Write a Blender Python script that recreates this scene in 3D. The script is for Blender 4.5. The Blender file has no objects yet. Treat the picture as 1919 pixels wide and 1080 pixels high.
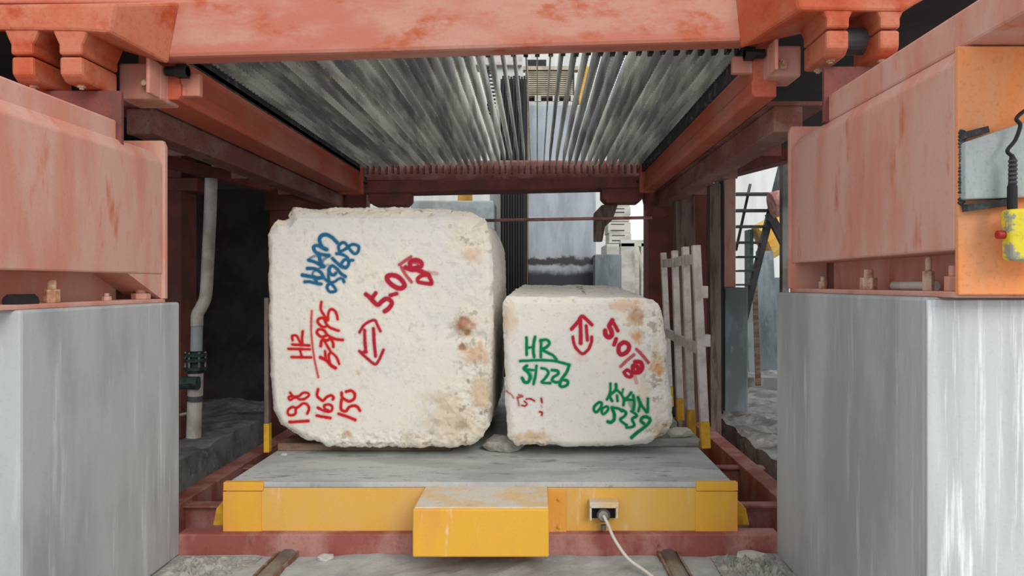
import bpy, bmesh, math, random
import numpy as np
from mathutils import Vector, Matrix
random.seed(7)
rng = np.random.default_rng(3)
C = bpy.context.scene.collection
PI = math.pi

# ------------------------------------------------------------------ camera, sky, sun
F, CX, CY, H = 1350.0, 1005.0, 532.0, 1.45
cam_d = bpy.data.cameras.new('camera'); cam = bpy.data.objects.new('camera', cam_d); C.objects.link(cam)
cam.location = (0, 0, H); cam.rotation_euler = (PI/2, 0, 0)
cam_d.sensor_width = 36; cam_d.lens = F/1919*36
cam_d.shift_x = -(CX-959.5)/1919; cam_d.shift_y = -(540-CY)/1919
cam_d.clip_start = 0.05; cam_d.clip_end = 200
bpy.context.scene.camera = cam
w = bpy.data.worlds.new('world'); bpy.context.scene.world = w; w.use_nodes = True
bg = w.node_tree.nodes['Background']; bg.inputs[0].default_value = (0.90, 0.95, 1.0, 1); bg.inputs[1].default_value = 1.0
sd = bpy.data.lights.new('sun', 'SUN'); sd.energy = 1.35; sd.angle = math.radians(28); sd.color = (1.0, 0.97, 0.92)
sun = bpy.data.objects.new('sun', sd); C.objects.link(sun)
sun.rotation_euler = Vector((-0.42, 1.0, -0.62)).to_track_quat('-Z', 'Y').to_euler()
vs = bpy.context.scene.view_settings
vs.view_transform = 'Standard'; vs.look = 'None'; vs.gamma = 1; vs.use_curve_mapping = False; vs.exposure = 0.18

def P(px, py, Y):
    return Vector(((px-CX)/F*Y, Y, H-(py-CY)/F*Y))
def PX(px, Y): return (px-CX)/F*Y
def PZ(py, Y): return H-(py-CY)/F*Y

# ------------------------------------------------------------------ materials
def lin(c):
    return tuple(((v/255)/12.92 if v/255 <= 0.04045 else (((v/255)+0.055)/1.055)**2.4) for v in c) + (1,)
def mat(name, base, second=None, third=None, scale=3.0, stretch=(1, 1, 1), thr=(0.42, 0.62), thr3=(0.58, 0.72),
        rough=0.7, metal=0.0, bump=0.15, fine=60, speck=0.15, scale3=None, stretch3=None, rand=0.0, band=None):
    """mottled paint or stone: two broad colours, a third in patches, fine grain and a bump"""
    m = bpy.data.materials.new(name); m.use_nodes = True
    nt = m.node_tree; N = nt.nodes; L = nt.links
    b = N['Principled BSDF']; b.inputs['Roughness'].default_value = rough; b.inputs['Metallic'].default_value = metal
    b.inputs['Specular IOR Level'].default_value = 0.3
    geo = N.new('ShaderNodeNewGeometry')
    oi = N.new('ShaderNodeObjectInfo')
    pos = geo.outputs['Position']
    if rand:
        off = N.new('ShaderNodeVectorMath'); off.operation = 'MULTIPLY_ADD'
        cmb = N.new('ShaderNodeCombineXYZ')
        for i in range(3): L.new(oi.outputs['Random'], cmb.inputs[i])
        off.inputs[1].default_value = (37, 53, 71); L.new(cmb.outputs[0], off.inputs[0]); L.new(pos, off.inputs[2])
        pos = off.outputs[0]
    def noise(sc, st, det=6, ro=0.6):
        mp = N.new('ShaderNodeMapping'); mp.inputs['Scale'].default_value = st; L.new(pos, mp.inputs['Vector'])
        n = N.new('ShaderNodeTexNoise'); n.inputs['Scale'].default_value = sc; n.inputs['Detail'].default_value = det
        n.inputs['Roughness'].default_value = ro; L.new(mp.outputs[0], n.inputs['Vector']); return n.outputs['Fac']
    def ramp(fac, a, c):
        r = N.new('ShaderNodeMapRange'); r.interpolation_type = 'SMOOTHSTEP'
        r.inputs['From Min'].default_value = a; r.inputs['From Max'].default_value = c; L.new(fac, r.inputs[0]); return r.outputs[0]
    def mix(fac, a, c):
        x = N.new('ShaderNodeMix'); x.data_type = 'RGBA'
        if isinstance(fac, (int, float)): x.inputs[0].default_value = fac
        else: L.new(fac, x.inputs[0])
        for s, v in ((6, a), (7, c)):
            if isinstance(v, tuple): x.inputs[s].default_value = v
            else: L.new(v, x.inputs[s])
        return x.outputs[2]
    col = lin(base)
    if second: col = mix(ramp(noise(scale, stretch), *thr), col, lin(second))
    if third: col = mix(ramp(noise(scale3 or scale*2.3, stretch3 or stretch, 8, 0.65), *thr3), col, lin(third))
    if band:   # a dark band painted at a given height: (z centre, half width, colour)
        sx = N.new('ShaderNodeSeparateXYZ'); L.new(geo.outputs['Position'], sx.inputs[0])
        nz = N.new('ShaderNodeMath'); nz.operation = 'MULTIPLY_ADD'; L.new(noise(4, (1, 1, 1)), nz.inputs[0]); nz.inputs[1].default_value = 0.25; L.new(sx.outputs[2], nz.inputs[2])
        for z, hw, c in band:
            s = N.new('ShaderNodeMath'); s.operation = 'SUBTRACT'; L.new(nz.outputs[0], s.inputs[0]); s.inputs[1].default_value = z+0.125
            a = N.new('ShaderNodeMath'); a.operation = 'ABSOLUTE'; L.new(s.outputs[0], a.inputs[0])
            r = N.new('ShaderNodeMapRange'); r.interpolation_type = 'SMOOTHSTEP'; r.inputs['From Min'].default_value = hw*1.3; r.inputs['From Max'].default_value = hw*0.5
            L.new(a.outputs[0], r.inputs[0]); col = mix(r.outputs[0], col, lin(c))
    fn = noise(fine, (1, 1, 1), 4, 0.7)
    if speck:
        dark = tuple(v*0.55 for v in lin(base)[:3])+(1,)
        sp = N.new('ShaderNodeMath'); sp.operation = 'MULTIPLY'; L.new(ramp(fn, 0.5, 0.75), sp.inputs[0]); sp.inputs[1].default_value = speck*3
        sp.use_clamp = True; col = mix(sp.outputs[0], col, dark)
    if rand:
        hs = N.new('ShaderNodeHueSaturation'); mr = N.new('ShaderNodeMapRange'); L.new(oi.outputs['Random'], mr.inputs[0])
        mr.inputs['To Min'].default_value = 1-rand; mr.inputs['To Max'].default_value = 1+rand*0.6; L.new(mr.outputs[0], hs.inputs['Value']); L.new(col, hs.inputs['Color']); col = hs.outputs[0]
    if isinstance(col, tuple): b.inputs['Base Color'].default_value = col
    else: L.new(col, b.inputs['Base Color'])
    if bump:
        bp = N.new('ShaderNodeBump'); bp.inputs['Strength'].default_value = bump; bp.inputs['Distance'].default_value = 0.01
        L.new(fn, bp.inputs['Height']); L.new(bp.outputs[0], b.inputs['Normal'])
    return m

M = {}
M['salmon'] = mat('dusty_red_paint', (202, 136, 116), (206, 160, 144), (194, 104, 70), scale=2.2, stretch=(1.6, 1.6, 0.45), thr=(0.38, 0.6), thr3=(0.54, 0.75), scale3=6, rough=0.75, speck=0.06)
M['beamred'] = mat('cross_beam_paint', (184, 112, 92), (190, 138, 120), (176, 82, 46), scale=3.2, stretch=(0.6, 1, 1.8), thr=(0.4, 0.62), thr3=(0.5, 0.7), scale3=5, stretch3=(0.8, 1, 1.5), rough=0.75, speck=0.08)
M['orange'] = mat('bright_red_oxide', (192, 94, 68), (198, 120, 98), (184, 76, 46), scale=2.0, stretch=(1, 0.5, 1), thr3=(0.55, 0.8), rough=0.6)
M['orangepanel'] = mat('orange_panel_paint', (238, 146, 84), (226, 158, 112), (214, 176, 152), scale=2.5, stretch=(1.5, 1.5, 0.35), thr3=(0.6, 0.8), rough=0.6, scale3=7)
M['castred'] = mat('cast_red_oxide', (184, 84, 50), (188, 112, 84), (170, 66, 28), scale=3.0, thr3=(0.5, 0.7), scale3=5, rough=0.65)
M['darkred'] = mat('grimy_shaded_red', (132, 74, 66), (110, 68, 62), (96, 78, 72), scale=4, rough=0.8, speck=0.25)
M['railred'] = mat('worn_shaded_red', (134, 84, 74), (150, 112, 100), (92, 60, 52), scale=5, stretch=(1, 0.5, 1), rough=0.8, speck=0.3)
M['pitred'] = mat('pit_frame_red', (150, 84, 76), (176, 128, 118), (122, 62, 54), scale=4, stretch=(1, 1, 0.6), rough=0.7)
M['concrete'] = mat('grey_plinth_render', (154, 157, 157), (178, 180, 180), (206, 208, 209), scale=1.6, stretch=(1.8, 1.8, 0.5), thr=(0.38, 0.62), thr3=(0.54, 0.78), scale3=3.0, stretch3=(5, 5, 0.4), rough=0.72, fine=90, speck=0.05)
M['drip'] = mat('grey_plinth_lit_drips', (184, 186, 186), (198, 200, 200), (236, 238, 238), scale=2.5, stretch=(3, 3, 0.3), thr3=(0.52, 0.66), scale3=4.5, stretch3=(5, 5, 0.22), rough=0.7, speck=0.05)  # white drips; paler base puts the stronger light on this face into colour
M['cartgrey'] = mat('dusty_deck', (188, 190, 186), (166, 168, 166), (128, 130, 130), scale=3, stretch=(0.6, 1.6, 1), thr3=(0.56, 0.7), scale3=9, speck=0.2, rough=0.85, bump=0.3)
M['yellow'] = mat('cart_yellow', (230, 172, 58), (224, 160, 72), (236, 206, 164), scale=2.6, stretch=(1.6, 1.6, 0.6), thr3=(0.58, 0.72), scale3=5, stretch3=(3, 3, 0.5), rough=0.55, speck=0.03)
M['yellowworn'] = mat('worn_cart_yellow', (222, 172, 78), (220, 174, 100), (228, 196, 158), scale=2.6, stretch=(1.6, 1.6, 0.6), thr3=(0.56, 0.74), scale3=5, stretch3=(3, 3, 0.5), rough=0.6, speck=0.05)
M['yellowdust'] = mat('dusty_yellow_top', (214, 205, 190), (222, 190, 140), (190, 180, 168), scale=6, rough=0.85, bump=0.3)
M['floor'] = mat('dusty_floor', (176, 178, 174), (154, 157, 155), (204, 204, 200), scale=2.5, thr3=(0.6, 0.75), rough=0.9, bump=0.4)
M['blade'] = mat('blade_steel', (212, 212, 202), (138, 136, 134), (216, 204, 172), scale=1.5, stretch=(1, 0.6, 3.0), thr=(0.42, 0.58), thr3=(0.56, 0.74), scale3=2.6, stretch3=(1, 0.5, 4), rough=0.5, metal=0.1, speck=0.2, rand=0.32)
M['steel'] = mat('bare_steel', (150, 148, 142), (110, 106, 100), rough=0.45, metal=0.5)
M['bolt'] = mat('pale_bolt', (205, 178, 150), (170, 120, 90), scale=20, rough=0.6)
M['black'] = mat('black_rubber', (30, 30, 32), rough=0.5, speck=0)
M['rubble'] = mat('grey_rubble', (150, 148, 140), (176, 172, 162), (100, 98, 92), scale=12, rough=0.95, bump=0.6)
M['plank'] = mat('weathered_plank', (158, 162, 152), (128, 128, 120), (180, 180, 172), scale=4, stretch=(0.5, 3, 3), rough=0.9)
M['plankbrown'] = mat('brown_plank', (122, 92, 74), (150, 128, 112), scale=5, stretch=(0.5, 3, 3), rough=0.9)
M['white'] = mat('dirty_white_paint', (206, 198, 192), (182, 172, 166), (150, 140, 134), scale=8, thr3=(0.62, 0.75), rough=0.6)
M['yellowfoot'] = mat('yellow_foot', (214, 164, 44), (190, 140, 50), scale=10, rough=0.6)
M['pipe'] = mat('grey_plastic_pipe', (196, 190, 182), (168, 160, 152), scale=5, rough=0.45)
M['valve'] = mat('green_cast_valve', (52, 74, 70), (34, 46, 44), scale=20, rough=0.6)
M['darkwall'] = mat('dark_mottled_wall', (96, 90, 86), (72, 67, 64), (120, 114, 108), scale=2, thr3=(0.6, 0.8), rough=0.9)  # dark grey with darker and paler mottling
M['ledge'] = mat('rough_ledge', (158, 155, 150), (122, 120, 117), (186, 184, 178), scale=4, thr3=(0.56, 0.7), rough=0.95, bump=0.6)
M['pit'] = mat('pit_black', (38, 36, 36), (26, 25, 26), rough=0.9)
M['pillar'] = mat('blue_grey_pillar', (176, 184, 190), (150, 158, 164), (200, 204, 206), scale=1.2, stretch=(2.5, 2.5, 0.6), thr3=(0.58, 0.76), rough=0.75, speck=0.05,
                  band=[(1.79, 0.06, (72, 68, 72)), (1.48, 0.17, (62, 62, 66))])  # upper band a stain, lower one shading painted into the colour
M['greyblock'] = mat('grey_box', (160, 168, 168), (140, 146, 146), rough=0.8)
M['wood'] = mat('weathered_post', (128, 112, 104), (92, 78, 72), (160, 150, 142), scale=6, stretch=(3, 3, 0.4), thr3=(0.6, 0.75), rough=0.9)
M['hallwall'] = mat('pale_hall_sheet', (214, 214, 210), (200, 200, 196), scale=1.0, stretch=(3, 1, 0.3), rough=0.8)
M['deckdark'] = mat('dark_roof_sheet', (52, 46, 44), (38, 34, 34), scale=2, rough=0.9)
M['cream'] = mat('cream_louvre', (196, 186, 164), (170, 158, 134), scale=6, rough=0.6)
M['pale'] = mat('pale_stone_slabs', (206, 202, 192), (182, 178, 168), scale=3, stretch=(1, 1, 3), rough=0.8)
M['slab'] = mat('grey_slab', (136, 146, 148), (108, 116, 118), (160, 166, 166), scale=2, stretch=(2, 2, 0.6), rough=0.7)
M['ochre'] = mat('ochre_paint', (222, 178, 90), (206, 150, 60), scale=3, rough=0.6)
M['cable'] = mat('pale_cable', (206, 198, 184), rough=0.5, speck=0)
M['pinkrod'] = mat('pink_rod', (196, 138, 130), (150, 100, 92), scale=8, rough=0.6)
M['redbutton'] = mat('red_button', (170, 44, 40), rough=0.4, speck=0)
M['boxyellow'] = mat('worn_yellow_case', (226, 206, 50), (226, 206, 50), (150, 150, 140), scale=10, thr3=(0.52, 0.6), scale3=14, rough=0.5)
M['plate'] = mat('zinc_plate', (158, 166, 162), (178, 184, 182), (136, 142, 138), scale=4, stretch=(2, 1, 0.6), rough=0.5, metal=0.1)
M['soot'] = mat('welding_soot', (62, 62, 62), (110, 112, 112), scale=12, thr=(0.5, 0.7), rough=0.9)
M['greydark'] = mat('dark_grey_steel', (84, 84, 86), (66, 66, 68), rough=0.6)

# ------------------------------------------------------------------ builders
def thing(name, label, cat, loc=(0, 0, 0), group=None):
    o = bpy.data.objects.new(name, None); C.objects.link(o); o.location = loc; o.empty_display_size = 0.1
    return tag(o, label, cat, group)
def tag(o, label, cat, group=None):
    o['label'] = label; o['category'] = cat
    if group: o['group'] = group
    return o
def struct(o): o['kind'] = 'structure'; return o
def wloc(o):
    v = Vector((0, 0, 0))
    while o is not None: v += o.location; o = o.parent
    return v
def make(name, verts, faces, m, parent=None, bevel=0, smooth=False, seg=2):
    V = np.array([tuple(v) for v in verts], float)
    org = Vector(((V[:, 0].min()+V[:, 0].max())/2, (V[:, 1].min()+V[:, 1].max())/2, V[:, 2].min()))
    me = bpy.data.meshes.new(name); me.from_pydata([tuple(v) for v in (V-np.array(org))], [], faces); me.update()
    bm = bmesh.new(); bm.from_mesh(me); bmesh.ops.recalc_face_normals(bm, faces=bm.faces); bm.to_mesh(me); bm.free()
    me.materials.append(M[m] if isinstance(m, str) else m)
    o = bpy.data.objects.new(name, me); C.objects.link(o)
    if parent is not None: o.parent = parent; o.location = org-wloc(parent)
    else: o.location = org
    if smooth:
        me.polygons.foreach_set('use_smooth', [True]*len(me.polygons))
    if bevel:
        b = o.modifiers.new('bevel', 'BEVEL'); b.width = bevel; b.segments = seg; b.limit_method = 'ANGLE'; b.angle_limit = math.radians(30)
    return o
class MB:
    """collects shapes that make ONE part"""
    def __init__(s): s.v = []; s.f = []
    def add(s, v, f):
        k = len(s.v); s.v += [tuple(a) for a in v]; s.f += [tuple(i+k for i in q) for q in f]; return s
    def box(s, x0, x1, y0, y1, z0, z1):
        return s.add([(x0, y0, z0), (x1, y0, z0), (x1, y1, z0), (x0, y1, z0), (x0, y0, z1), (x1, y0, z1), (x1, y1, z1), (x0, y1, z1)],
                     [(0, 3, 2, 1), (4, 5, 6, 7), (0, 1, 5, 4), (1, 2, 6, 5), (2, 3, 7, 6), (3, 0, 4, 7)])
    def loft(s, a, b):
        n = len(a)
        return s.add(list(a)+list(b), [tuple(range(n))[::-1], tuple(range(n, 2*n))]+[(i, (i+1) % n, n+(i+1) % n, n+i) for i in range(n)])
    def py(s, poly, y0, y1):   # XZ polygon pushed along Y
        return s.loft([(x, y0, z) for x, z in poly], [(x, y1, z) for x, z in poly])
    def px(s, poly, x0, x1):   # YZ polygon pushed along X
        return s.loft([(x0, y, z) for y, z in poly], [(x1, y, z) for y, z in poly])
    def bar(s, a, b, w_, h_):
        a = Vector(a); b = Vector(b); d = (b-a).normalized()
        up = Vector((0, 0, 1)) if abs(d.z) < 0.95 else Vector((0, 1, 0))
        r = d.cross(up).normalized()*w_/2; u = r.cross(d).normalized()*h_/2
        q = lambda c: [c-r-u, c+r-u, c+r+u, c-r+u]
        return s.loft(q(a), q(b))
    def tube(s, pts, r, n=12, rs=None):
        pts = [Vector(p) for p in pts]; rings = []
        prev = None
        for i, p in enumerate(pts):
            d = (pts[min(i+1, len(pts)-1)]-pts[max(i-1, 0)]).normalized()
            if prev is None:
                prev = d.cross(Vector((0, 0, 1)) if abs(d.z) < 0.9 else Vector((1, 0, 0))).normalized()
            prev = (prev-d*prev.dot(d)).normalized(); v = d.cross(prev)
            rr = rs[i] if rs else r
            rings.append([p+(prev*math.cos(2*PI*k/n)+v*math.sin(2*PI*k/n))*rr for k in range(n)])
        vv = [q for ring in rings for q in ring]; ff = [tuple(range(n))[::-1], tuple(range((len(pts)-1)*n, len(pts)*n))]
        for i in range(len(pts)-1):
            for k in range(n): ff.append((i*n+k, i*n+(k+1) % n, (i+1)*n+(k+1) % n, (i+1)*n+k))
        return s.add(vv, ff)
    def build(s, name, m, parent=None, bevel=0, smooth=False, seg=2): return make(name, s.v, s.f, m, parent, bevel, smooth, seg)
def box(name, x0, x1, y0, y1, z0, z1, m, parent=None, bevel=0): return MB().box(x0, x1, y0, y1, z0, z1).build(name, m, parent, bevel)
def hexbolt(name, c, r, h_, axis, m, parent):
    c = Vector(c); ax = Vector(axis).normalized()
    mb = MB().tube([c, c+ax*h_], r, 6); mb.tube([c+ax*h_, c+ax*(h_*1.7)], r*0.55, 10)
    return mb.build(name, m, parent, bevel=r*0.08)
def spline(pts, n=8):
    pts = [Vector(p) for p in pts]; out = []
    for i in range(len(pts)-1):
        p0 = pts[max(i-1, 0)]; p1 = pts[i]; p2 = pts[i+1]; p3 = pts[min(i+2, len(pts)-1)]
        for k in range(n):
            t = k/n; out.append(0.5*((2*p1)+(p2-p0)*t+(2*p0-5*p1+4*p2-p3)*t*t+(3*p1-p0-3*p2+p3)*t**3))
    return out+[pts[-1]]

# ------------------------------------------------------------------ the setting
def terrain(name, x0, x1, y0, y1, z, m, thick=0.25, amp=0.006, step=0.06):
    nx = max(2, int((x1-x0)/step)); ny = max(2, int((y1-y0)/step)); V = []; Fc = []
    for j in range(ny+1):
        for i in range(nx+1):
            x = x0+(x1-x0)*i/nx; y = y0+(y1-y0)*j/ny
            V.append((x, y, z+amp*(math.sin(x*9.1+y*4)+math.sin(y*13.7-x*6.2)+random.uniform(-.6, .6))))
    for j in range(ny):
        for i in range(nx):
            a = j*(nx+1)+i; Fc.append((a, a+1, a+nx+2, a+nx+1))
    k = len(V); V += [(x0, y0, z-thick), (x1, y0, z-thick), (x1, y1, z-thick), (x0, y1, z-thick)]
    e0 = list(range(nx+1)); e1 = [j*(nx+1)+nx for j in range(ny+1)]; e2 = [ny*(nx+1)+i for i in range(nx, -1, -1)]; e3 = [j*(nx+1) for j in range(ny, -1, -1)]
    for e, (a, b_) in zip((e0, e1, e2, e3), ((0, 1), (1, 2), (2, 3), (3, 0))): Fc.append(tuple([k+a, k+b_]+e[::-1]))
    Fc.append((k, k+3, k+2, k+1))
    return struct(make(name, V, Fc, m))
terrain('floor', -6, 6, -3, 3.84, 0.0, 'floor')
terrain('trim_1', -6.5, -2.9, 3.84, 12, 0.02, 'ledge', 0.7, 0.012)
terrain('trim_2', 1.9, 6.5, 3.84, 12, 0.05, 'ledge', 0.7, 0.014)
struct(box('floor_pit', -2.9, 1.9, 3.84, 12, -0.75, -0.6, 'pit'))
struct(box('floor_rear', -9, 9, 12, 19, -0.75, 0.0, 'floor'))
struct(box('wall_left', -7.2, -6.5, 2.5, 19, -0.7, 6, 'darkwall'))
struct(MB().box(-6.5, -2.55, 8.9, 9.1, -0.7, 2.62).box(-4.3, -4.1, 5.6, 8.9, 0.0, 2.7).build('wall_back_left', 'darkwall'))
struct(MB().box(-9, -3.2, 18, 18.2, 0, 9).box(-3.2, 1.8, 18, 18.2, 0, 9).box(4.9, 9, 18, 18.2, 0, 9).box(1.8, 4.9, 18, 18.2, 0, 1.6).build('wall_back', 'hallwall'))
# sheet decks over both side aisles
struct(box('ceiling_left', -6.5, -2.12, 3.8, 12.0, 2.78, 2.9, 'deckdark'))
struct(box('ceiling_right', 1.40, 6.5, 3.4, 7.9, 2.86, 2.98, 'deckdark'))

# ------------------------------------------------------------------ pedestals and steel columns on them
def pedestal(name, x0, x1, y0, y1, ztop, label, m='concrete'):
    s = 1 if x0 > 0 else -1
    t = thing(name, label, 'concrete pedestal', ((x0+x1)/2, (y0+y1)/2, 0))
    body = box('pedestal_body', x0, x1, y0+0.012, y1, 0, ztop, m, t, 0.012)
    if s > 0: box('front_face', x0+0.004, x1, y0, y0+0.012, 0, ztop-0.008, 'drip', t, 0.004)
    return t
pedestal('concrete_pedestal', -3.1, -1.905, 2.65, 3.85, 1.352, 'big grey plinth filling the left side of the foreground, salmon column on top')
pedestal('concrete_pedestal', 1.283, 2.6, 2.37, 3.85, 1.405, 'big grey plinth with white drip streaks on the right, orange panel above it')

def column(side):
    R = side > 0
    xi = 1.330 if R else -1.93          # inner face
    y0, y1 = (2.27, 3.78) if R else (2.45, 3.75)
    zb = 1.405 if R else 1.352
    zr = 1.556 if R else 1.50           # recess top
    zt = 2.15 if R else 2.07
    t = thing('machine_column', ('salmon painted steel column on the right plinth with orange front panel' if R else
              'salmon painted steel column standing on the left plinth, recess along its foot'), 'machine column', (xi+side*0.5, 3.0, zb))
    X = lambda d: xi+side*d
    mb = MB(); mb.py([(X(0), zr), (X(0), zt), (X(0.04), zt+0.06), (X(1.1), zt+0.06), (X(1.1), zr)], y0+0.02, y1-0.03)
    mb.build('column_body', 'salmon', t, 0.008)
    mb = MB(); mb.box(*sorted((X(0.17), X(1.1))), y0+0.05, y1-0.15, zb+0.02, zr+0.002); mb.build('recessed_foot', 'salmon', t)
    box('base_flange', *sorted((X(-0.0), X(1.1))), y0+0.02, y1, zb, zb+0.02, 'salmon', t, 0.004)
    # end plate at the far end, from base to top
    mb = MB().py([(X(-0.012), zb+0.02), (X(-0.012), zt+0.09), (X(0.0), zt+0.12), (X(0.5), zt+0.12), (X(0.5), zb+0.02)], y1-0.03, y1)
    mb.build('end_plate', 'salmon', t, 0.004)
    # sloping gussets in the recess
    for yy in ((y1-0.2,) if not R else (y1-0.06,)):
        MB().px([(yy-0.14, zr), (yy+0.17, zr), (yy+0.17, zb+0.02)] if not R else [(yy, zr), (yy+0.04, zr), (yy+0.04, zb+0.02), (yy, zb+0.02)], *sorted((X(0.005), X(0.17)))).build('gusset', 'salmon', t)
    if R:
        for i, (px, d, r, h_) in enumerate(((1542, 0.07, 0.02, 0.035), (1628, 0.06, 0.035, 0.05), (1740, 0.07, 0.02, 0.07), (1787, 0.05, 0.028, 0.05))):
            x = X(d); y = x*F/(px-CX)
            hexbolt('anchor_nut', (x, y, zb+0.02), r, h_, (0, 0, 1), 'bolt' if i != 3 else 'salmon', t)
        MB().tube([(X(0.09), 2.56, zb+0.037), (X(0.09), 2.86, zb+0.037)], 0.017, 12).build('loose_pipe_piece', 'pipe', t)
        MB().box(X(0), X(1.1), y0, y0+0.02, zb+0.01, zt+0.05).build('front_panel', 'orangepanel', t, 0.004)
        # weld bead down the corner
        wb = MB(); z = 1.70
        while z < 1.93:
            wb.tube([(X(0.004)+random.uniform(-.004, .004), y0-0.006, z), (X(0.012)+random.uniform(-.004, .004), y0-0.008, z+0.012)], 0.009, 6); z += 0.011
        wb.build('weld_bead', 'soot', t)
    else:
        for i, (px, d, r, h_) in enumerate(((97, 0.05, 0.03, 0.055), (200, 0.05, 0.02, 0.02), (264, 0.06, 0.045, 0.03))):
            x = X(d); y = x*F/(px-CX)
            hexbolt('anchor_nut', (x, y, zb+0.02), r, h_, (0, 0, 1), 'bolt' if i == 0 else 'salmon', t)
        MB().tube([(X(0.03), 2.68, zb+0.03), (X(0.03), 2.80, zb+0.03)], 0.03, 10).build('black_plug', 'black', t)
    return t
column(1); column(-1)

# welded zinc plate box with cable, and hanging yellow push-button case
zx = lambda px: PX(px, 2.2)
t = thing('welded_bracket', 'grey zinc bracket welded on the orange panel at the right edge', 'bracket', (zx(1860), 2.22, PZ(380, 2.22)))
bq = [P(1809, 266, 2.235), P(1809, 374, 2.235), P(1990, 368, 2.235), P(1990, 205, 2.235)]
MB().loft(bq, [v+Vector((0, 0.034, 0)) for v in bq]).build('bracket_plate', 'plate', t, 0.005)
MB().bar(P(1808, 390, 2.25), P(1900, 378, 2.25), 0.03, 0.022).build('burnt_weld_edge', 'soot', t)
MB().bar(P(1803, 255, 2.25), P(1850, 243, 2.25), 0.02, 0.02).build('upper_weld', 'soot', t)
t = thing('pendant_control', 'worn yellow push button case hanging from a black cable at the right edge', 'control box', P(1905, 490, 2.1))
q = MB(); a = [P(1892, 392, 2.16), P(1896, 488, 2.16), P(1990, 494, 2.16), P(1990, 384, 2.16)]; q.loft(a, [v+Vector((0, 0.05, 0)) for v in a]); q.build('case', 'boxyellow', t, 0.012, seg=3)
MB().tube([P(1884, 440, 2.19), P(1868, 440, 2.19)], 0.013, 14).build('push_button', 'redbutton', t, 0.002)
MB().tube([P(1897, 392, 2.19), P(1897, 350, 2.19), P(1897, 345, 2.19), P(1898, 300, 2.19), P(1896, 290, 2.19)], 0, 14, [0.014, 0.014, 0.011, 0.010, 0.006]).build('cable_gland', 'black', t, smooth=False)
rb = MB()
for k in range(6): rb.tube([P(1898, 300+k*8, 2.19), P(1898, 304+k*8, 2.19)], 0.0125, 14)
rb.build('gland_ribs', 'greydark', t)
MB().tube(spline([P(1896, 292, 2.19), P(1888, 282, 2.19), P(1903, 262, 2.19), P(1912, 235, 2.19), P(1905, 222, 2.19), P(1925, 205, 2.19), P(1975, 180, 2.19)]), 0.006, 8).build('control_cable', 'black', t, smooth=True)

# ------------------------------------------------------------------ fixed longitudinal beams above the columns, and the guide rails outside the blade frame
def overhead(side):
    R = side > 0
    xi = 1.362 if R else -1.975
    z0 = 2.205 if R else 2.10
    y1 = (xi*F/(1552-CX)) if R else (xi*F/(219-CX))
    t = thing('overhead_beam', 'salmon longitudinal beam lying on the %s column under the crossbeam' % ('right' if R else 'left'), 'steel beam', (xi, 2, z0))
    MB().box(*sorted((xi, xi+side*0.35)), 0.9, y1, z0, z0+(0.125 if R else .12)).build('beam_body', 'salmon', t, 0.01)
    MB().box(*sorted((xi-side*0.02, xi+side*0.35)), y1, y1+0.025, z0, z0+0.26).build('beam_end_plate', 'darkred', t, 0.004)
    return t
overhead(1); overhead(-1)
for side in (1, -1):
    R = side > 0
    t = thing('guide_rail_beam', 'brown stained steel rail beam running back just outside the %s side of the blade frame' % ('right' if R else 'left'), 'steel beam', (1.3 if R else -2.1, 5, 2.3))
    x0 = 1.285 if R else -2.09
    MB().box(*sorted((x0, x0+side*0.16)), 3.9 if R else 3.95, 7.9, 2.27, 2.415).build('rail_web', 'railred', t, 0.01)
    MB().box(*sorted((x0-side*0.036, x0+side*0.30)), 3.9, 7.9, 2.415, 2.44).build('rail_flange', 'railred', t, 0.004)
    for yy in (4.6, 5.6, 6.6): MB().box(*sorted((x0+side*0.16, x0+side*0.28)), yy, yy+0.02, 2.27, 2.415).build('stiffener', 'railred', t)

# ------------------------------------------------------------------ blade frame: crossbeams, side beams, blades
bf = thing('blade_frame', 'red steel gang saw frame overhead holding rows of parallel saw blades', 'saw frame', (-0.35, 5.6, 2.4))
YF = 3.55; YK = 3.68
low = [(-260, 52), (30, 55), (120, 64), (225, 100), (300, 123), (700, 113), (1000, 104), (1400, 93), (1500, 60), (1590, 30), (1680, 30), (1735, -5)]
poly = [(PX(a, YF), PZ(b, YK)) for a, b in low]+[(PX(1735, YF), PZ(-60, YF)), (PX(960, YF), PZ(-55, YF)), (PX(700, YF), PZ(-20, YF)), (PX(200, YF), PZ(5, YF)), (PX(-260, YF), PZ(16, YF))]
MB().py(poly, YF, YK).build('front_crossbeam', 'beamred', bf, 0.02)
# upper flange set back on top of the crossbeam
MB().box(PX(-260, 3.5), PX(1735, 3.5), 3.62, 3.74, 2.86, 2.98).build('top_flange', 'orange', bf, 0.01)
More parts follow.
